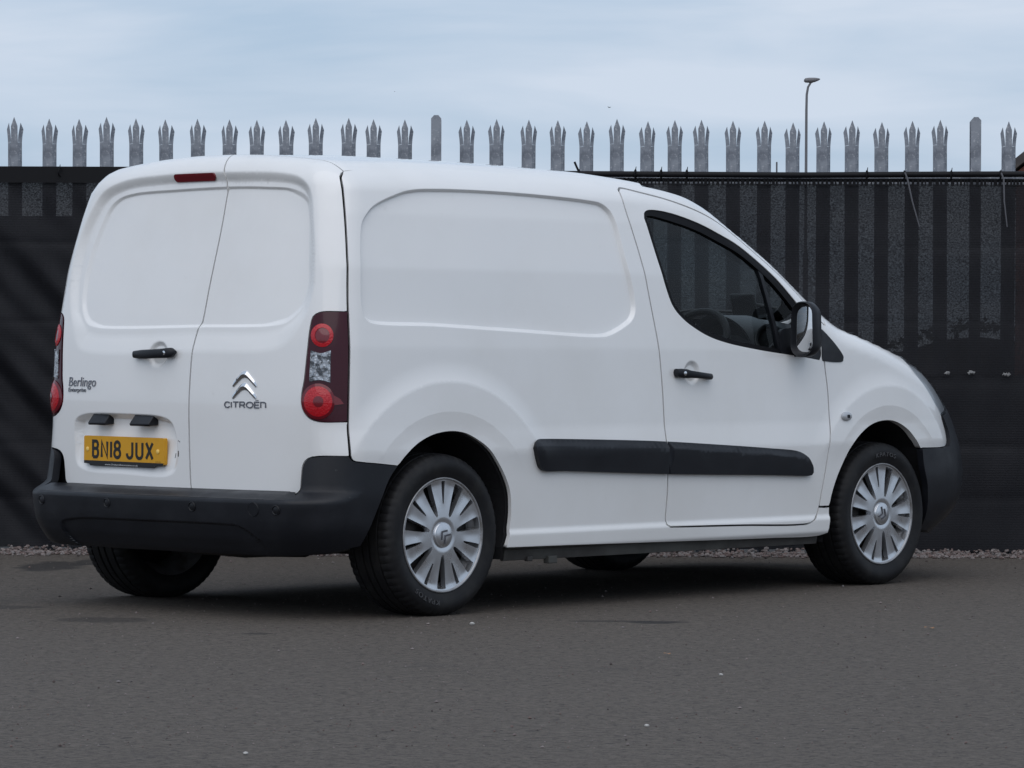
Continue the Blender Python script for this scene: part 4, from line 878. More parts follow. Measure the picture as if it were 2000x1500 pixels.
for s_ in (0, 1):
    sg = np.array([1, 1, 1.]) if not s_ else np.array([1, -1, 1.])
    def SP_(x, z): return surf_y(x, z, fn=lambda P: F(P)-.0)[0]*sg
    # seat of the handle ignores the dish
    yy = float(surf_y(1.34, .907)[0][1]); nr_ = np.array([0, -1., 0])*sg
    base = lambda x, z: np.array([x, yy, z])*sg
    pts = [(base(1.316, .908), .010, .004, .010), (base(1.319, .908), .012, .016, .014), (base(1.345, .906), .016, .0185, .016), (base(1.372, .904), .021, .0185, .014), (base(1.39, .902), .030, .0150, .009), (base(1.43, .899), .034, .0135, .009), (base(1.48, .895), .031, .0125, .010), (base(1.505, .893), .020, .0135, .015), (base(1.53, .892), .014, .0125, .014), (base(1.541, .892), .010, .006, .010)]
    handle(doors[s_], pts, nr_, np.array([0, 0, 1.]), .02, (base(1.351, .9055)+nr_*.0325, .009))
xx_ = float(surf_x(.19, .974)[0][0]); nr_ = np.array([-1., 0, 0])
def hb_(y, z): return np.array([float(surf_x(.20, .974)[0][0])+(.20-y)*-.03, y, z])
pts = [(hb_(.207, .9745), .008, .004, .008), (hb_(.203, .9745), .011, .014, .013), (hb_(.175, .9745), .014, .0165, .014), (hb_(.145, .975), .026, .0175, .010), (hb_(.08, .977), .032, .0175, .009), (hb_(.03, .979), .028, .0180, .011), (hb_(0., .981), .020, .0195, .016), (hb_(-.018, .982), .016, .0185, .015), (hb_(-.032, .984), .010, .006, .008)]
handle(ldoor, pts, nr_, np.array([0, 0, 1.]), .02, (hb_(.006, .981)+nr_*.0345, .0085))
# ---- number plate and its lamps
plate_c = np.array([-.5875, .273, .6075]); ph = np.array([-.023, -.486, -.002]); ph /= np.linalg.norm(ph); pn = np.cross(ph, [0, 0, 1.]); pn /= np.linalg.norm(pn)
if pn[0] > 0: pn = -pn
pv = np.cross(pn, ph); pv = pv if pv[2] > 0 else -pv
PW, PH = .486, .103
def pp(u, v, d): return plate_c+ph*(u-.5)*PW+pv*(v-.5)*PH+pn*d
b = MB(); b.loft([[plate_c+ph*x+pv*z+pn*d for x, z in rrect(PW, PH, .007, 4)] for d in (-.012, .004, .0048)]); plate = b.build('number_plate', 'yellow', ldoor, sharp=30); plate['label'] = 'yellow number plate reading BN18 JUX'
b = MB(); b.loft([[pp(u, v, d) for u, v in ((.004, -.03), (.07, -.05), (.085, -.12), (.86, -.12), (.885, -.05), (.985, -.03), (.996, .075), (.004, .075))] for d in (-.006, .0062)]); b.build('plate_strip', 'plate_black', plate, smooth=False)
def ribbon(b, P, w, place, d0, d1, closed=False):
    """flat stroke of width w along 2D polyline, extruded d0..d1 through place(x, y, d)"""
    P = np.array(P, float); P = P[np.concatenate([[True], np.linalg.norm(np.diff(P, axis=0), axis=1) > 1e-6])]; n = len(P); Lr = []
    for i in range(n):
        a = P[i]-P[i-1] if (i > 0 or closed) else None; c = P[(i+1) % n]-P[i] if (i < n-1 or closed) else None
        a = c if a is None else a; c = a if c is None else c
        a = a/np.linalg.norm(a); c = c/np.linalg.norm(c); na = np.array([-a[1], a[0]]); nc = np.array([-c[1], c[0]]); m = na+nc; m = m/max(m@m/2, .35)
        Lr.append((P[i]+m*w/2, P[i]-m*w/2))
    V = [place(*l, d1) for l, r in Lr]+[place(*r, d1) for l, r in Lr]+[place(*l, d0) for l, r in Lr]+[place(*r, d0) for l, r in Lr]
    Fc = []
    for i in range(n if closed else n-1):
        j = (i+1) % n; Fc += [(i, j, n+j, n+i), (2*n+i, i+0, j, 2*n+j)[::-1], (n+i, 3*n+i, 3*n+j, n+j)[::-1]]
    if not closed: Fc += [(0, n, 3*n, 2*n), (n-1, 3*n-1, 4*n-1, 2*n-1)]
    b.add(V, Fc)
arc = lambda cx, cy, rx, ry, a0, a1, n=8: [(cx+rx*math.cos(math.radians(a)), cy+ry*math.sin(math.radians(a))) for a in np.linspace(a0, a1, n)]
# strokes in a unit-height cell, x 0..w
GL = {'B': (.64, [([(0, 0), (0, 1), (.38, 1)]+arc(.38, .77, .21, .23, 90, -90, 7)+[(0.0, .54)], False), ([(0, .54), (.40, .54)]+arc(.40, .27, .22, .27, 90, -90, 7)+[(0, 0)], False)]),
      'N': (.62, [([(0, 0), (0, 1), (.62, 0), (.62, 1)], False)]), 'I': (.0, [([(0, 0), (0, 1)], False)]),
      '8': (.62, [(arc(.31, .77, .27, .23, 0, 360, 17)[:-1], True), (arc(.31, .27, .31, .27, 0, 360, 17)[:-1], True)]),
      'J': (.56, [([(.56, 1), (.56, .25)]+arc(.28, .25, .28, .25, 0, -165, 8)+[(0, .30)], False)]),
      'U': (.62, [([(0, 1), (0, .27)]+arc(.31, .27, .31, .27, 180, 360, 9)+[(.62, 1)], False)]),
      'X': (.66, [([(0, 0), (.66, 1)], False), ([(0, 1), (.66, 0)], False)])}
LH = .073; sw = .0125
for ch, u0, u1 in (('B', .103, .195), ('N', .213, .308), ('I', .331, .349), ('8', .372, .470), ('J', .530, .622), ('U', .647, .747), ('X', .768, .872)):
    w, st = GL[ch]; b = MB(); wid = (u1-u0)*PW
    for k, (pl, cl) in enumerate(st):
        kx = (wid-sw)/w if w else 0; x0 = (u0-.5)*PW+sw/2; z0 = (.155-.5)*PH+sw/2
        q = [(x0+x*kx, z0+y*(LH-sw)) for x, y in pl]
        ribbon(b, q, sw, lambda x, z, d: plate_c+ph*x+pv*z+pn*d, .004, .0056+.0002*k, cl)
    b.build('letter', 'plate_black', plate, smooth=False)
for u, v in ((.048, .5), (.925, .5)):
    b = MB(); b.loft([[pp(u, v, d)+k*.0085*(ph*math.cos(a)+pv*math.sin(a)) for a in np.linspace(0, 2*PI, 14, endpoint=False)] for k, d in ((1, .004), (1, .007), (.6, .0085))]); b.build('screw_cap', 'screw_cap', plate)
def text_mesh(s, size, shear=0., extrude=.002, spacing=1., align='LEFT'):
    cu = bpy.data.curves.new('t', 'FONT'); cu.body = s; cu.size = size; cu.shear = shear; cu.extrude = extrude; cu.space_character = spacing; cu.align_x = align; cu.resolution_u = 3
    ob = bpy.data.objects.new('t', cu); COL.objects.link(ob); bpy.context.view_layer.update()
    me = bpy.data.meshes.new_from_object(ob.evaluated_get(bpy.context.evaluated_depsgraph_get())); bpy.data.objects.remove(ob); bpy.data.curves.remove(cu)
    V = np.array([tuple(v.co) for v in me.vertices]); Fc = [tuple(p.vertices) for p in me.polygons]; bpy.data.meshes.remove(me); return V, Fc
V, Fc = text_mesh('www.OrchardAutomotive.co.uk', .0095, 0, .0002); V[:, 0] *= .20/V[:, 0].max()
mk('lettering', [pp(.27, .0, 0)+ph*v[0]+pv*(v[1]-.0085)+pn*(.0066+v[2]) for v in V], Fc, 'white_print', plate, smooth=False)
V, Fc = text_mesh('BS AU 145d', .005, 0, .0001); V[:, 0] *= .032/V[:, 0].max()
mk('lettering', [pp(.895, .10, 0)+ph*v[0]+pv*v[1]+pn*(.0051+v[2]) for v in V], Fc, 'plate_black', plate, smooth=False)
for yc in (.417, .155):
    c = surf_x(yc, .728)[0]; w = .098 if yc > .3 else .110; b = MB(); n_ = np.array([-1., 0, 0])
    prof = [(.0, .022), (.020, .021), (.028, .012), (.052, -.016), (.048, -.024), (.0, -.020)]
    b.loft([[np.array([c[0]-d, yc+s*w/2*(1-.0*k), .726+z]) for d, z in prof] for s, k in ((-1, 0), (1, 0))]); b.build('plate_lamp', 'plastic', ldoor, sharp=30, bevel=.003)
# ---- chevron emblem and lettering
def rear_place(y0, z0, off=0.):
    gy = np.linspace(y0-.26, y0+.06, 60); A0 = surf_x(gy, np.full(60, z0))[:, 0]; A1 = surf_x(gy, np.full(60, z0+.03))[:, 0]
    def f(x, z, d):
        k = z/.03; return np.array([(1-k)*np.interp(y0-x, gy, A0)+k*np.interp(y0-x, gy, A1)-d-off, y0-x, z0+z])
    return f
emb = empty('emblem', rdoor)
for ztop in (.916, .871):
    yc = -.393; W2 = .060; D = .058
    Lo = np.array([(-W2, -D), (-W2, -D+.009), (-.030, -.018), (-.012, -.003), (0, 0), (.012, -.003), (.030, -.018), (W2, -D+.009), (W2, -D)])
    Li = np.array([(-W2, -D), (-W2+.003, -D-.002), (-.030, -.0405), (-.014, -.0285), (0, -.0250), (.014, -.0285), (.030, -.0405), (W2-.003, -D-.002), (W2, -D)])
    Lo = crom(Lo, .005); k_ = np.linspace(0, 1, len(Lo)); Li = crom(Li, .004); Li = np.stack([np.interp(k_, np.linspace(0, 1, len(Li)), Li[:, i]) for i in (0, 1)], 1)
    mid = .5*Lo+.5*Li; hh = .011*np.clip(1-abs(k_-.5)*1.3, .25, 1)
    pts = np.concatenate([Lo, Lo, mid, Li, Li]); n = len(Lo); S_ = surf_x(yc-pts[:, 0], ztop+pts[:, 1]); dd = np.concatenate([np.full(n, -.002), np.full(n, .003), hh, np.full(n, .003), np.full(n, -.002)])
    S_[:, 0] -= dd; b = MB(); b.add(S_, [(r*n+i, r*n+i+1, (r+1)*n+i+1, (r+1)*n+i) for r in range(4) for i in range(n-1)]); b.build('chevron', 'chrome', emb, sharp=28)
T_ = {'C': [([(.92, .86)]+arc(.5, .5, .5, .5, 50, 310, 13)+[(.92, .14)], False)], 'I': [([(0, 0), (0, 1)], False)], 'T': [([(0, 1), (.95, 1)], False), ([(.475, 1), (.475, 0)], False)],
      'R': [([(0, 0), (0, 1), (.62, 1)]+arc(.62, .74, .24, .26, 90, -90, 6)+[(0, .48)], False), ([(.5, .48), (.9, 0)], False)], 'O': [(arc(.58, .5, .58, .5, 0, 360, 19)[:-1], True)],
      'E': [([(.8, 1), (0, 1), (0, 0), (.8, 0)], False), ([(0, .5), (.7, .5)], False), ([(.22, 1.32), (.32, 1.32)], False), ([(.52, 1.32), (.62, 1.32)], False)], 'n': [([(0, 0), (0, 1), (.5, 1)]+arc(.5, .7, .35, .3, 90, 0, 6)+[(.85, 0)], False)]}
xcur = 0.; hL = .0205; y0, y1 = -.2935, -.4985; RP = rear_place(y0, .7795)
adv = {'C': 1.22, 'I': .32, 'T': 1.22, 'R': 1.18, 'O': 1.44, 'E': 1.08, 'n': .85}; tot = sum(adv[c] for c in 'CITROEn'); kx = (y0-y1)/tot
for ch in 'CITROEn':
    b = MB()
    for k, (pl, cl) in enumerate(T_[ch]): ribbon(b, [(xcur+x*kx, z*hL) for x, z in pl], .0046, RP, -.001, .0028+.0002*k, cl)
    b.build('letter', 'chrome_dark', emb, smooth=False); xcur += adv[ch]*kx
for s, y0, z0, wid, hgt, shear in (('Berlingo', .626, .850, .180, .0365, .12), ('Enterprise', .628, .8285, .118, .0165, .10)):
    V, Fc = text_mesh(s, 1., shear, .002); V[:, 0] -= V[:, 0].min(); V[:, 0] *= wid/V[:, 0].max(); V[:, 1] *= hgt/.70
    P = surf_x(y0-V[:, 0], z0+V[:, 1]); P[:, 0] -= np.where(V[:, 2] > 0, .0028, -.001); mk('lettering', P, Fc, 'chrome_dark', ldoor, smooth=False)
# scuffs beside the number plate
for pl, w_ in (([(0, 0), (.0015, .012), (.001, .022)], .0045), ([(-.030, -.006), (-.0285, .012)], .0022), ([(.012, .055), (.002, .061), (-.012, .064)], .0020)):
    b = MB(); ribbon(b, pl, w_, rear_place(-.040, .590), -.001, .0009); b.build('scuff_mark', 'steel_dark', ldoor, smooth=False)
# ---- door mirrors
def rsec(w, h, r, c, yaw=0., n=6, top_in=.0):
    out = []
    for u, v in rrect(w, h, r, n):
        u2 = u*(1-top_in*(v/h+.5)); out.append((c[0]-u2*math.sin(yaw), c[1]+u2*math.cos(yaw), c[2]+v))
    return out
for s_ in (0, 1):
    sg = 1 if not s_ else -1; fl = lambda S: [[(p[0], sg*p[1], p[2]) for p in q] for q in S]
    mc = np.array([2.045, -.942, 1.086]); b = MB()
    spec = [(.026, .092, .186, .040, 0), (.004, .100, .206, .044, 0), (-.006, .110, .222, .048, 0), (.0, .118, .230, .050, 0), (.040, .118, .228, .050, .004), (.072, .104, .204, .046, .010), (.094, .075, .150, .036, .016), (.104, .035, .08, .016, .022)]
    secs = [rsec(w, h, r, mc+np.array([d, dy, 0]), yaw=.10, top_in=.10) for d, w, h, r, dy in spec]
    b.loft(fl(secs)); mh = b.build('door_mirror', 'plastic', van, sharp=60)
    q = rrect(.094, .188, .040, 6); yw_ = .24; V = []; Nn_ = []
    for k in (1., .75, .5, .25, 0.):
        for u, v in (q if k else [(0, 0)]):
            u, v = u*k*(1-.10*(v*k/.188+.5)), v*k; d = -.35*(u*u+v*v)*-1
            V.append((mc[0]+.022-u*math.sin(yw_-.08)+d, sg*(mc[1]+u*math.cos(yw_)), mc[2]+v)); a_ = yw_-u*1.5; e_ = -.02+v*1.1
            Nn_.append((-math.cos(a_), -sg*math.sin(a_), e_))
    nq = len(q); Fc = [(r*nq+i, r*nq+(i+1) % nq, (r+1)*nq+(i+1) % nq, (r+1)*nq+i) for r in range(3) for i in range(nq)]+[(3*nq+i, 3*nq+(i+1) % nq, 4*nq) for i in range(nq)]
    if sg > 0: Fc = [f[::-1] for f in Fc]
    mk('mirror_glass', V, Fc, 'mirror_glass', mh, True, Nn_)
    b = MB(); b.loft(fl([[(2.06+x, -.90+.05*k, .985+z*(1-.1*k)) for x, z in rrect(.11-.02*k, .045, .018, 4)] for k in (0, 1, 1.7)])) if False else b.loft(fl([[(x+2.135-.02*k, -.845-.065*k, z+.995+.003*k) for x, z in rrect(.10-.02*k, .05-.010*k, .018, 4)] for k in (0, .6, 1.2)]))
    b.build('mirror_arm', 'plastic_fine', mh, sharp=50)
# ---- wheels: rim with tyre and trim
RTY, RRIM = .307, .2095
def tyre_mesh():
    prof = [(.050, .196), (.030, .205), (.010, .212), (-.010, .216), (-.014, .2215), (-.0155, .228), (-.0195, .236), (-.0235, .250), (-.0245, .262), (-.0225, .274), (-.0165, .2845), (-.0105, .2915), (-.0065, .2965), (.0, .3008), (.012, .3036), (.024, .3052)]
    tread = [(.024, .3052), (.031, .3056), (.032, .2992), (.038, .2992), (.039, .3060), (.060, .3066), (.074, .3068), (.075, .2995), (.084, .2995), (.085, .3069), (.0975, .307)]
    half = prof+tread[1:]; full = half+[(.195-d, r) for d, r in half[::-1][1:]]
    n = 240; V, Fc = lathe(full, n); V = np.array(V); m = len(prof)
    for k, (d, r) in enumerate(full):
        ins = (k >= 11 and k <= 16) or (len(full)-1-k >= 11 and len(full)-1-k <= 16); rib = (17+2 <= k <= len(full)-20) and .2996 < r
        for i in range(n):
            ang = math.atan2(V[k*n+i, 2], V[k*n+i, 0]); s = 1.
            if ins and i % 4 == (0 if k < 40 else 2): s = (r-.0035)/r
            V[k*n+i, 0] *= s; V[k*n+i, 2] *= s
    me = bpy.data.meshes.new('tyre'); me.from_pydata([tuple(map(float, v)) for v in V], [], Fc); me.update(); me.shade_smooth(); me.set_sharp_from_angle(angle=math.radians(32)); me.materials.append(MATS['rubber']); return me
def rim_mesh():
    V, Fc = lathe([(-.012, .2165), (-.016, .214), (-.012, .2085), (.004, .205), (.020, .200), (.034, .190), (.070, .172), (.110, .168), (.150, .190), (.195, .2145)], 72); b = MB(); b.add(V, Fc)
    me = bpy.data.meshes.new('wheel'); me.from_pydata([tuple(map(float, v)) for v in b.v], [], b.f); me.update(); me.shade_smooth(); me.materials.append(MATS['steel_barrel']); return me
def disc_mesh():
    V, Fc = lathe([(.048, .192), (.040, .170), (.030, .150), (.026, .120), (.036, .095), (.030, .06), (.028, .001)], 64); me = bpy.data.meshes.new('wheel_disc'); me.from_pydata([tuple(map(float, v)) for v in V], [], Fc); me.update(); me.shade_smooth(); me.materials.append(MATS['steel_dark']); return me
def cover_mesh():
    """wheel trim: disc with seven long and seven short slots"""
    R = RRIM; a = np.linspace(0, 2*PI, 150, endpoint=False); B = np.stack([R*np.cos(a), R*np.sin(a)], 1); loops = [B]
    def slot(phi, r0, r1, w0, w1, bend):
        rs = np.linspace(r0, r1, 10); t = (rs-r0)/(r1-r0); w = w0+(w1-w0)*t**.75; ang = phi+bend*t
        Lp = [(r*math.cos(q)-ww*math.sin(q), r*math.sin(q)+ww*math.cos(q)) for r, q, ww in zip(rs, ang, w)]; Rp = [(r*math.cos(q)+ww*math.sin(q), r*math.sin(q)-ww*math.cos(q)) for r, q, ww in zip(rs, ang, w)]
        tip = [((r0-w0*.9)*math.cos(phi), (r0-w0*.9)*math.sin(phi))]; qe = phi+bend
        arcs = [(math.cos(qe+u)*(r1+.0035), math.sin(qe+u)*(r1+.0035)) for u in np.linspace(-w1*.86/r1, w1*.86/r1, 6)]
        return np.array(tip+Rp+arcs+Lp[::-1])
    for k in range(7):
        p = 2*PI*k/7; loops.append(slot(p, .078, .199, .0058, .0235, .0)); loops.append(slot(p+PI/7, .118, .199, .0026, .0090, .0))
    V = []; E = []
    for lp in loops:
        b0 = len(V); V += [Vector(p) for p in lp]; E += [(b0+i, b0+(i+1) % len(lp)) for i in range(len(lp))]
    Q = np.array([(r*math.cos(q), r*math.sin(q)) for r in np.arange(.006, R-.004, .009) for q in np.linspace(0, 2*PI, max(6, int(2*PI*r/.011)), endpoint=False)])
    ok = np.ones(len(Q), bool)
    for lp in loops: ok &= dpoly(Q, lp) > .003
    for lp in loops[1:]: ok &= ~inpoly(Q, lp)
    V += [Vector(p) for p in Q[ok]]
    res = delaunay_2d_cdt(V, E, [], 0, 1e-7); W = np.array([tuple(v) for v in res[0]]); T = np.array([f for f in res[2] if len(f) == 3]); c = W[T].mean(1); ok = np.hypot(c[:, 0], c[:, 1]) < R
    for lp in loops[1:]: ok &= ~inpoly(c, lp)
    T = T[ok]
    def hgt(p):
        r = np.hypot(p[:, 0], p[:, 1]); q = np.arctan2(p[:, 1], p[:, 0])*7
        h = -.010-.004*np.cos(np.clip(r/R, 0, 1)*PI)+.003*sm((r-.19)/.02)*-1+.004*sm((.06-r)/.012)
        return h-.0012*np.cos(2*q)*sm((r-.09)/.06)*sm((.21-r)/.02)
    h = hgt(W); V3 = np.stack([W[:, 0], h, W[:, 1]], 1)
    gn = np.cross(V3[T[:, 1]]-V3[T[:, 0]], V3[T[:, 2]]-V3[T[:, 0]])[:, 1] > 0; T[gn] = T[gn][:, ::-1]
    b = MB(); b.add(V3, T)
    for lp in loops:
        n = len(lp); hh = hgt(lp); dp = .022 if lp is not B else .02; P0 = np.stack([lp[:, 0], hh, lp[:, 1]], 1); sc_ = .985 if lp is not B else 1.0; c = lp.mean(0)
        lp2 = lp if lp is B else lp+(c-lp)*.10; P1 = np.stack([lp2[:, 0], hh+dp, lp2[:, 1]], 1); b.add(np.concatenate([P0, P1]), [(i, (i+1) % n, n+(i+1) % n, n+i) for i in range(n)])
    me = bpy.data.meshes.new('wheel_trim'); me.from_pydata(b.v, [], b.f); me.update(); me.shade_smooth(); me.set_sharp_from_angle(angle=math.radians(40)); me.materials.append(MATS['silver']); return me
def cap_mesh():
    V, Fc = lathe([(-.004, .0475), (-.0135, .0475), (-.0158, .0450), (-.0148, .0420), (-.0165, .040), (-.0182, .020), (-.0188, .0008)], 40); me = bpy.data.meshes.new('centre_cap'); me.from_pydata([tuple(map(float, v)) for v in V], [], Fc); me.update(); me.shade_smooth(); me.materials.append(MATS['silver']); return me
def capchev_mesh():
    b = MB()
    for zz in (.010, -.006):
        for k in (0,): ribbon(b, [(-.023, zz*1.4-.0145), (-.011, zz*1.4-.004), (0, zz*1.4+.004), (.011, zz*1.4-.004), (.023, zz*1.4-.0145)], .0070, lambda x, z, d: (x, -d, z), .016, .0208)
    me = bpy.data.meshes.new('chevron'); me.from_pydata(b.v, [], b.f); me.update(); me.materials.append(MATS['chrome_dark']); return me
def tyretext_mesh():
    V, Fc = text_mesh('KPATOS', .026, 0, .0006, 1.25, 'CENTER'); V2 = []
    for v in V:
        r = .246+v[1]*1.0; q = PI/2-v[0]/.255*1.25; V2.append((r*math.cos(q), -.0250-.0020*(1 if v[2] > 0 else -1), r*math.sin(q)))
    me = bpy.data.meshes.new('lettering'); me.from_pydata(V2, [], Fc); me.update(); me.materials.append(MATS['rubber_letter']); return me
WM = dict(tyre=tyre_mesh(), trim=cover_mesh(), rim=rim_mesh(), disc=disc_mesh(), cap=cap_mesh(), chev=capchev_mesh(), txt=tyretext_mesh())
def wheel(x, y, left, trim, text, emblem):
    """angles counter-clockwise in degrees, seen from outside"""
    w = bpy.data.objects.new('wheel', WM['rim']); COL.objects.link(w); w.parent = van; w.location = (x, y, HUBZ); w.rotation_euler = (0, 0, PI if left else 0)
    for n_, k, a in (('tyre', 'tyre', text), ('wheel_disc', 'disc', 0), ('wheel_trim', 'trim', trim), ('centre_cap', 'cap', 0), ('chevron', 'chev', emblem), ('tyre_lettering', 'txt', text)):
        o = bpy.data.objects.new(n_, WM[k]); COL.objects.link(o); o.parent = w; o.rotation_euler = (0, -math.radians(a), 0)
YR, YF = .842, .825
wheel(0, -YR, False, 11.9, 157, 48); wheel(WB, -YF, False, 21.9, -2, -115); wheel(0, YR, True, 30, 40, 10); wheel(WB, YF, True, 5, 200, 80)
# ---- wheel arch liners
for arch, cx in ((ARCHR, 0.), (ARCHF, WB)):
    A = crom(arch, .03); 
    if cx == 0.: A = np.concatenate([[(-.40, .27), (-.36, .38), (-.30, .50)], A, [(.33, .20)]])
    else: A = np.concatenate([[(2.31, .20)], A, [(3.03, .48), (3.06, .30)]])
    for s_ in (-1, 1):
        y0 = np.array([abs(float(surf_y(min(max(p[0], -.45), 3.1), max(p[1], .25))[0][1]))-.026 for p in A]); n = len(A); c = np.array([cx, .33])
        out = np.array([p+(p-c)/np.linalg.norm(p-c)*.006 for p in A])
        V = [(p[0], s_*y, p[1]) for p, y in zip(out, y0)]+[(p[0], s_*.56, p[1]) for p in out]
        Fc = [(i, i+1, n+i+1, n+i) for i in range(n-1)]+[tuple(range(n, 2*n))]; mk('arch_liner', V, Fc, 'liner', van, smooth=False)
# ---- underbody
b = MB(); b.box((1.35, 0, .305), (1.9, 1.50, .09)); b.box((-.28, 0, .36), (.50, 1.15, .16)); b.box((.1, 0, .40), (.9, 1.0, .10)); b.box((2.9, 0, .33), (.95, 1.08, .2)); b.build('floor_pan', 'underbody', van, smooth=False)
b = MB(); b.tube([(0, -.70, .27), (-.02, -.4, .26), (-.03, 0, .25), (-.02, .4, .26), (0, .70, .27)], .045, 12); b.build('rear_axle', 'underbody', van)
b = MB()
b.loft([[(-.42+.0*x, y, z) for y, z in ((-.30+.1*k, .215), (.12, .21), (.14, .30), (-.30, .30))] for x, k in ((0, 0),)]+[[(-.10, y, z) for y, z in ((-.28, .20), (.10, .195), (.12, .30), (-.28, .30))]]); b.build('silencer', 'underbody', van, bevel=.03)
b = MB(); b.tube([(-.1, -.1, .26), (.5, -.15, .24), (1.6, -.1, .235), (2.3, 0, .25)], .03, 10); b.build('exhaust_pipe', 'underbody', van)
b = MB(); secs = [[(x, y, z+dz) for y, z in ((-.66, .25), (-.2, .225+dz*.5), (.25, .23), (.62, .26), (.62, .36), (-.66, .36))] for x, dz in ((-.60, .03), (-.50, -.003), (-.40, -.012), (-.30, .0))]; b.loft(secs); b.build('rear_undertray', 'underbody', van, smooth=False)
for s_ in (-1, 1):
    b = MB(); pr = [(.868, .243), (.862, .236), (.846, .232), (.838, .192), (.826, .190), (.80, .24)]
    b.loft([[(x, s_*(y-dy), z) for y, z in pr] for x, dy in ((.36, .012), (.8, 0), (1.4, 0), (2.0, 0), (2.28, .004))]); b.build('sill_flange', 'sillmetal', van, sharp=20)
    b = MB(); b.box((.62, s_*.835, .188), (.05, .03, .03)); b.box((.50, s_*.83, .195), (.03, .02, .02)); b.build('jack_point', 'sillmetal', van, smooth=False, bevel=.004)
# ---- cabin
b = MB(); b.box((1.02, 0, .95), (.03, 1.5, 1.25)); b.build('bulkhead', 'interior', van, smooth=False)
b = MB(); b.box((1.8, 0, .50), (1.5, 1.5, .06)); b.build('cabin_floor', 'interior_dark', van, smooth=False)
hl = [(list(map(tuple, [(x, y) for x, y in [(1.0, -.60), (1.0, .60)]])), 0, False, False), ([(1.0, .60), (1.35, .60)], 0, False, False), ([(1.35, .60), (1.60, .35), (1.66, 0), (1.60, -.35), (1.35, -.60)], 0, False, True), ([(1.35, -.60), (1.0, -.60)], 0, False, False)]
patch('headlining', hl, roof_map, 'interior', van, off=-.05, step=.1, depth=0)
for s_ in (-1, 1):
    b = MB(); b.loft([[(1.62+.02*k, s_*(.10+.42*u), 1.585-.02*k-.05*w) for u, w in ((0, 0), (1, 0), (1, 1), (0, 1))] for k in (0, 1)]) if False else b.box((1.72, s_*.34, 1.575), (.15, .42, .018), rot=np.array(Matrix.Rotation(.25, 3, 'Y')))
    b.build('sun_visor', 'interior', van, bevel=.006)
# dashboard: cross-section lofted over the width
b = MB(); secs = []
for y in np.linspace(-.74, .74, 15):
    e = abs(y)/.74; k = math.exp(-((y+.38)/.20)**2); x0 = 2.30+.03*e
    secs.append([(x0, y, .60), (x0-.02, y, .80), (x0-.05-.04*k, y, .985+.02*k), (x0-.02-.03*k, y, 1.035+.045*k), (x0+.08-.02*k, y, 1.062+.075*k), (x0+.20, y, 1.072+.055*k), (x0+.33, y, 1.075+.01*k), (2.66-.12*e*e, y, 1.085-.02*e), (2.74-.22*e*e, y, 1.06), (2.70-.2*e, y, .60)])
b.loft(secs); dash = b.build('dashboard', 'interior', van, sharp=60)
b = MB()   # instrument hood
secs = []
for x, r in ((2.165, .150), (2.185, .158), (2.26, .160), (2.36, .145), (2.44, .11)):
    secs.append([(x+.05*(1-math.sin(a)), -.375+r*1.12*math.cos(a), 1.01+(.138 if r > .12 else .10)*math.sin(a)) for a in np.linspace(-.15, PI+.15, 22)])
secs = [[(p[0]+.01, -.375+(p[1]+.375)*.9, 1.01+(p[2]-1.01)*.9) for p in secs[0]]]+secs
b.loft(secs, closed=False, cap=False); b.build('instrument_hood', 'interior', dash, sharp=60)
b = MB(); b.loft([[(2.26+d, -.375+.13*k*math.cos(a), 1.02+.095*k*math.sin(a)) for a in np.linspace(0, 2*PI, 24, endpoint=False)] for k, d in ((1, 0), (.5, .01))]); b.build('instrument_panel', 'interior_dark', dash)
for y, z, x in ((-.615, 1.055, 2.215), (.615, 1.055, 2.215)):
    n = np.array([-.92, 0, .25]); n /= np.linalg.norm(n); u = np.array([0, 1., 0]); w = np.cross(n, u); c = np.array([x, y, z]); b = MB()
    b.loft([[c+n*d+r*(u*math.cos(a)+w*math.sin(a)) for a in np.linspace(0, 2*PI, 28, endpoint=False)] for r, d in ((.062, -.05), (.060, .0), (.056, .006), (.051, .004), (.048, -.006))], cap=False); b.build('air_vent', 'interior', dash)
    b = MB(); b.loft([[c+n*d+r*(u*math.cos(a)+w*math.sin(a)) for a in np.linspace(0, 2*PI, 28, endpoint=False)] for r, d in ((.049, -.012), (.002, -.006))]); b.build('vent_disc', 'interior_dark', dash)
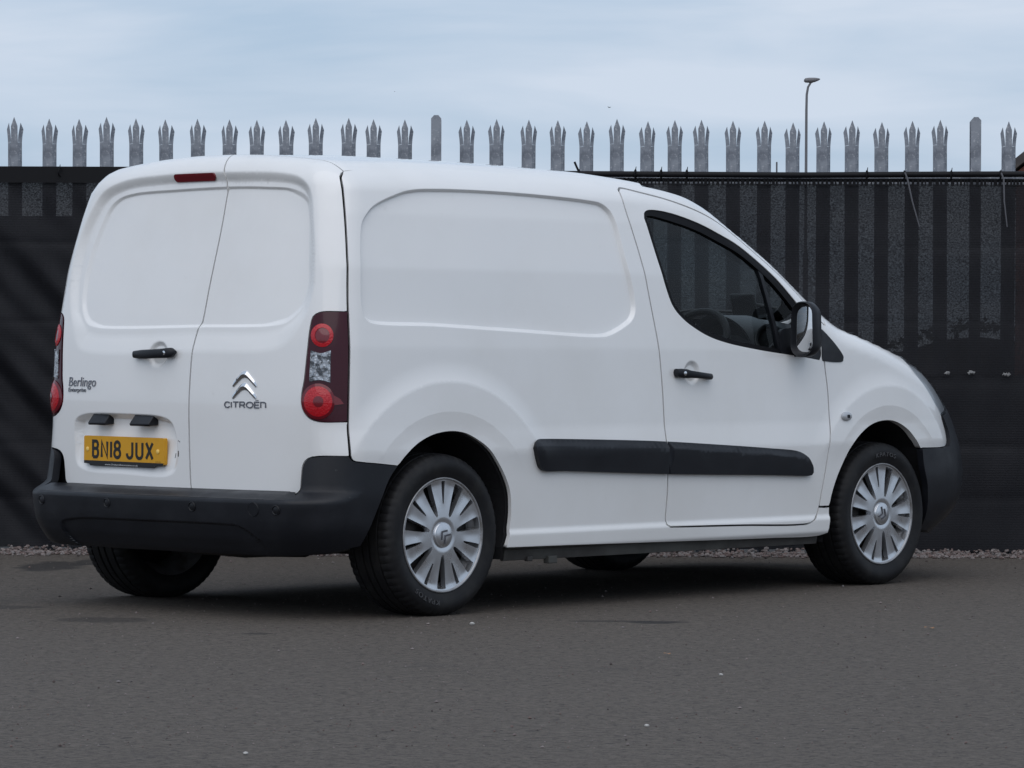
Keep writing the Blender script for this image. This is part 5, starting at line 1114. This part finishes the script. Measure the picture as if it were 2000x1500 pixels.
# steering wheel
sc_ = np.array([2.00, -.38, 1.005]); n = np.array([-.86, 0, .51]); u = np.array([0, 1., 0]); w = np.cross(n, u); w = w if w[2] > 0 else -w; b = MB()
b.tube([sc_+.182*(u*math.cos(a)+w*math.sin(a)) for a in np.linspace(0, 2*PI, 49)], .0155, 10, cap=False); swo = b.build('steering_wheel', 'interior_dark', van)
b = MB()
for a in (.15, PI-.15, -PI/2): b.tube([sc_-n*.02+.05*(u*math.cos(a)+w*math.sin(a)), sc_+.178*(u*math.cos(a)+w*math.sin(a))], [.022, .014], 8)
b.build('spokes', 'interior', swo); b = MB(); b.loft([[sc_+n*d+r*(u*math.cos(a)*1.1+w*math.sin(a)) for a in np.linspace(0, 2*PI, 24, endpoint=False)] for r, d in ((.05, -.05), (.072, -.03), (.072, -.005), (.05, .01))]); b.build('boss', 'interior', swo)
b = MB(); b.tube([sc_-n*.03, sc_-n*.26], .04, 10); b.build('column', 'interior_dark', swo)
# windscreen-mounted device on the dash
b = MB(); b.box((2.63, -.155, 1.19), (.016, .135, .115), rot=np.array(Matrix.Rotation(-.25, 3, 'Y'))); dv_ = b.build('device_holder', 'interior_dark', van, bevel=.006)
b = MB(); b.tube([(2.64, -.155, 1.14), (2.645, -.15, 1.085)], .014, 8); b.box((2.645, -.15, 1.085), (.07, .07, .02)); b.build('stand', 'interior_dark', dv_)
# seats
for y in (-.38, .36):
    b = MB(); b.loft([[(x, y+v, z+w_*.0) for v, w_ in ((-.24, 0), (.24, 0))]+[(x, y+.24, z-.14), (x, y-.24, z-.14)] for x, z in ((1.25, .78), (1.5, .77), (1.72, .80), (1.76, .77))]); seat = b.build('seat', 'fabric', van, bevel=.04)
    b = MB(); b.loft([[(x+.0, y+v*wd, z) for v in (-.23, .23)]+[(x-.11, y+.23*wd, z), (x-.11, y-.23*wd, z)] for x, z, wd in ((1.30, .72, 1), (1.26, .95, 1.03), (1.20, 1.22, .95), (1.17, 1.33, .75))]); b.build('backrest', 'fabric', seat, bevel=.04)
    b = MB(); b.loft([[(x, y+v, z) for v in (-.12, .12)]+[(x-.08, y+.12, z), (x-.08, y-.12, z)] for x, z in ((1.165, 1.36), (1.155, 1.45), (1.15, 1.50))]); b.build('headrest', 'fabric', seat, bevel=.03)
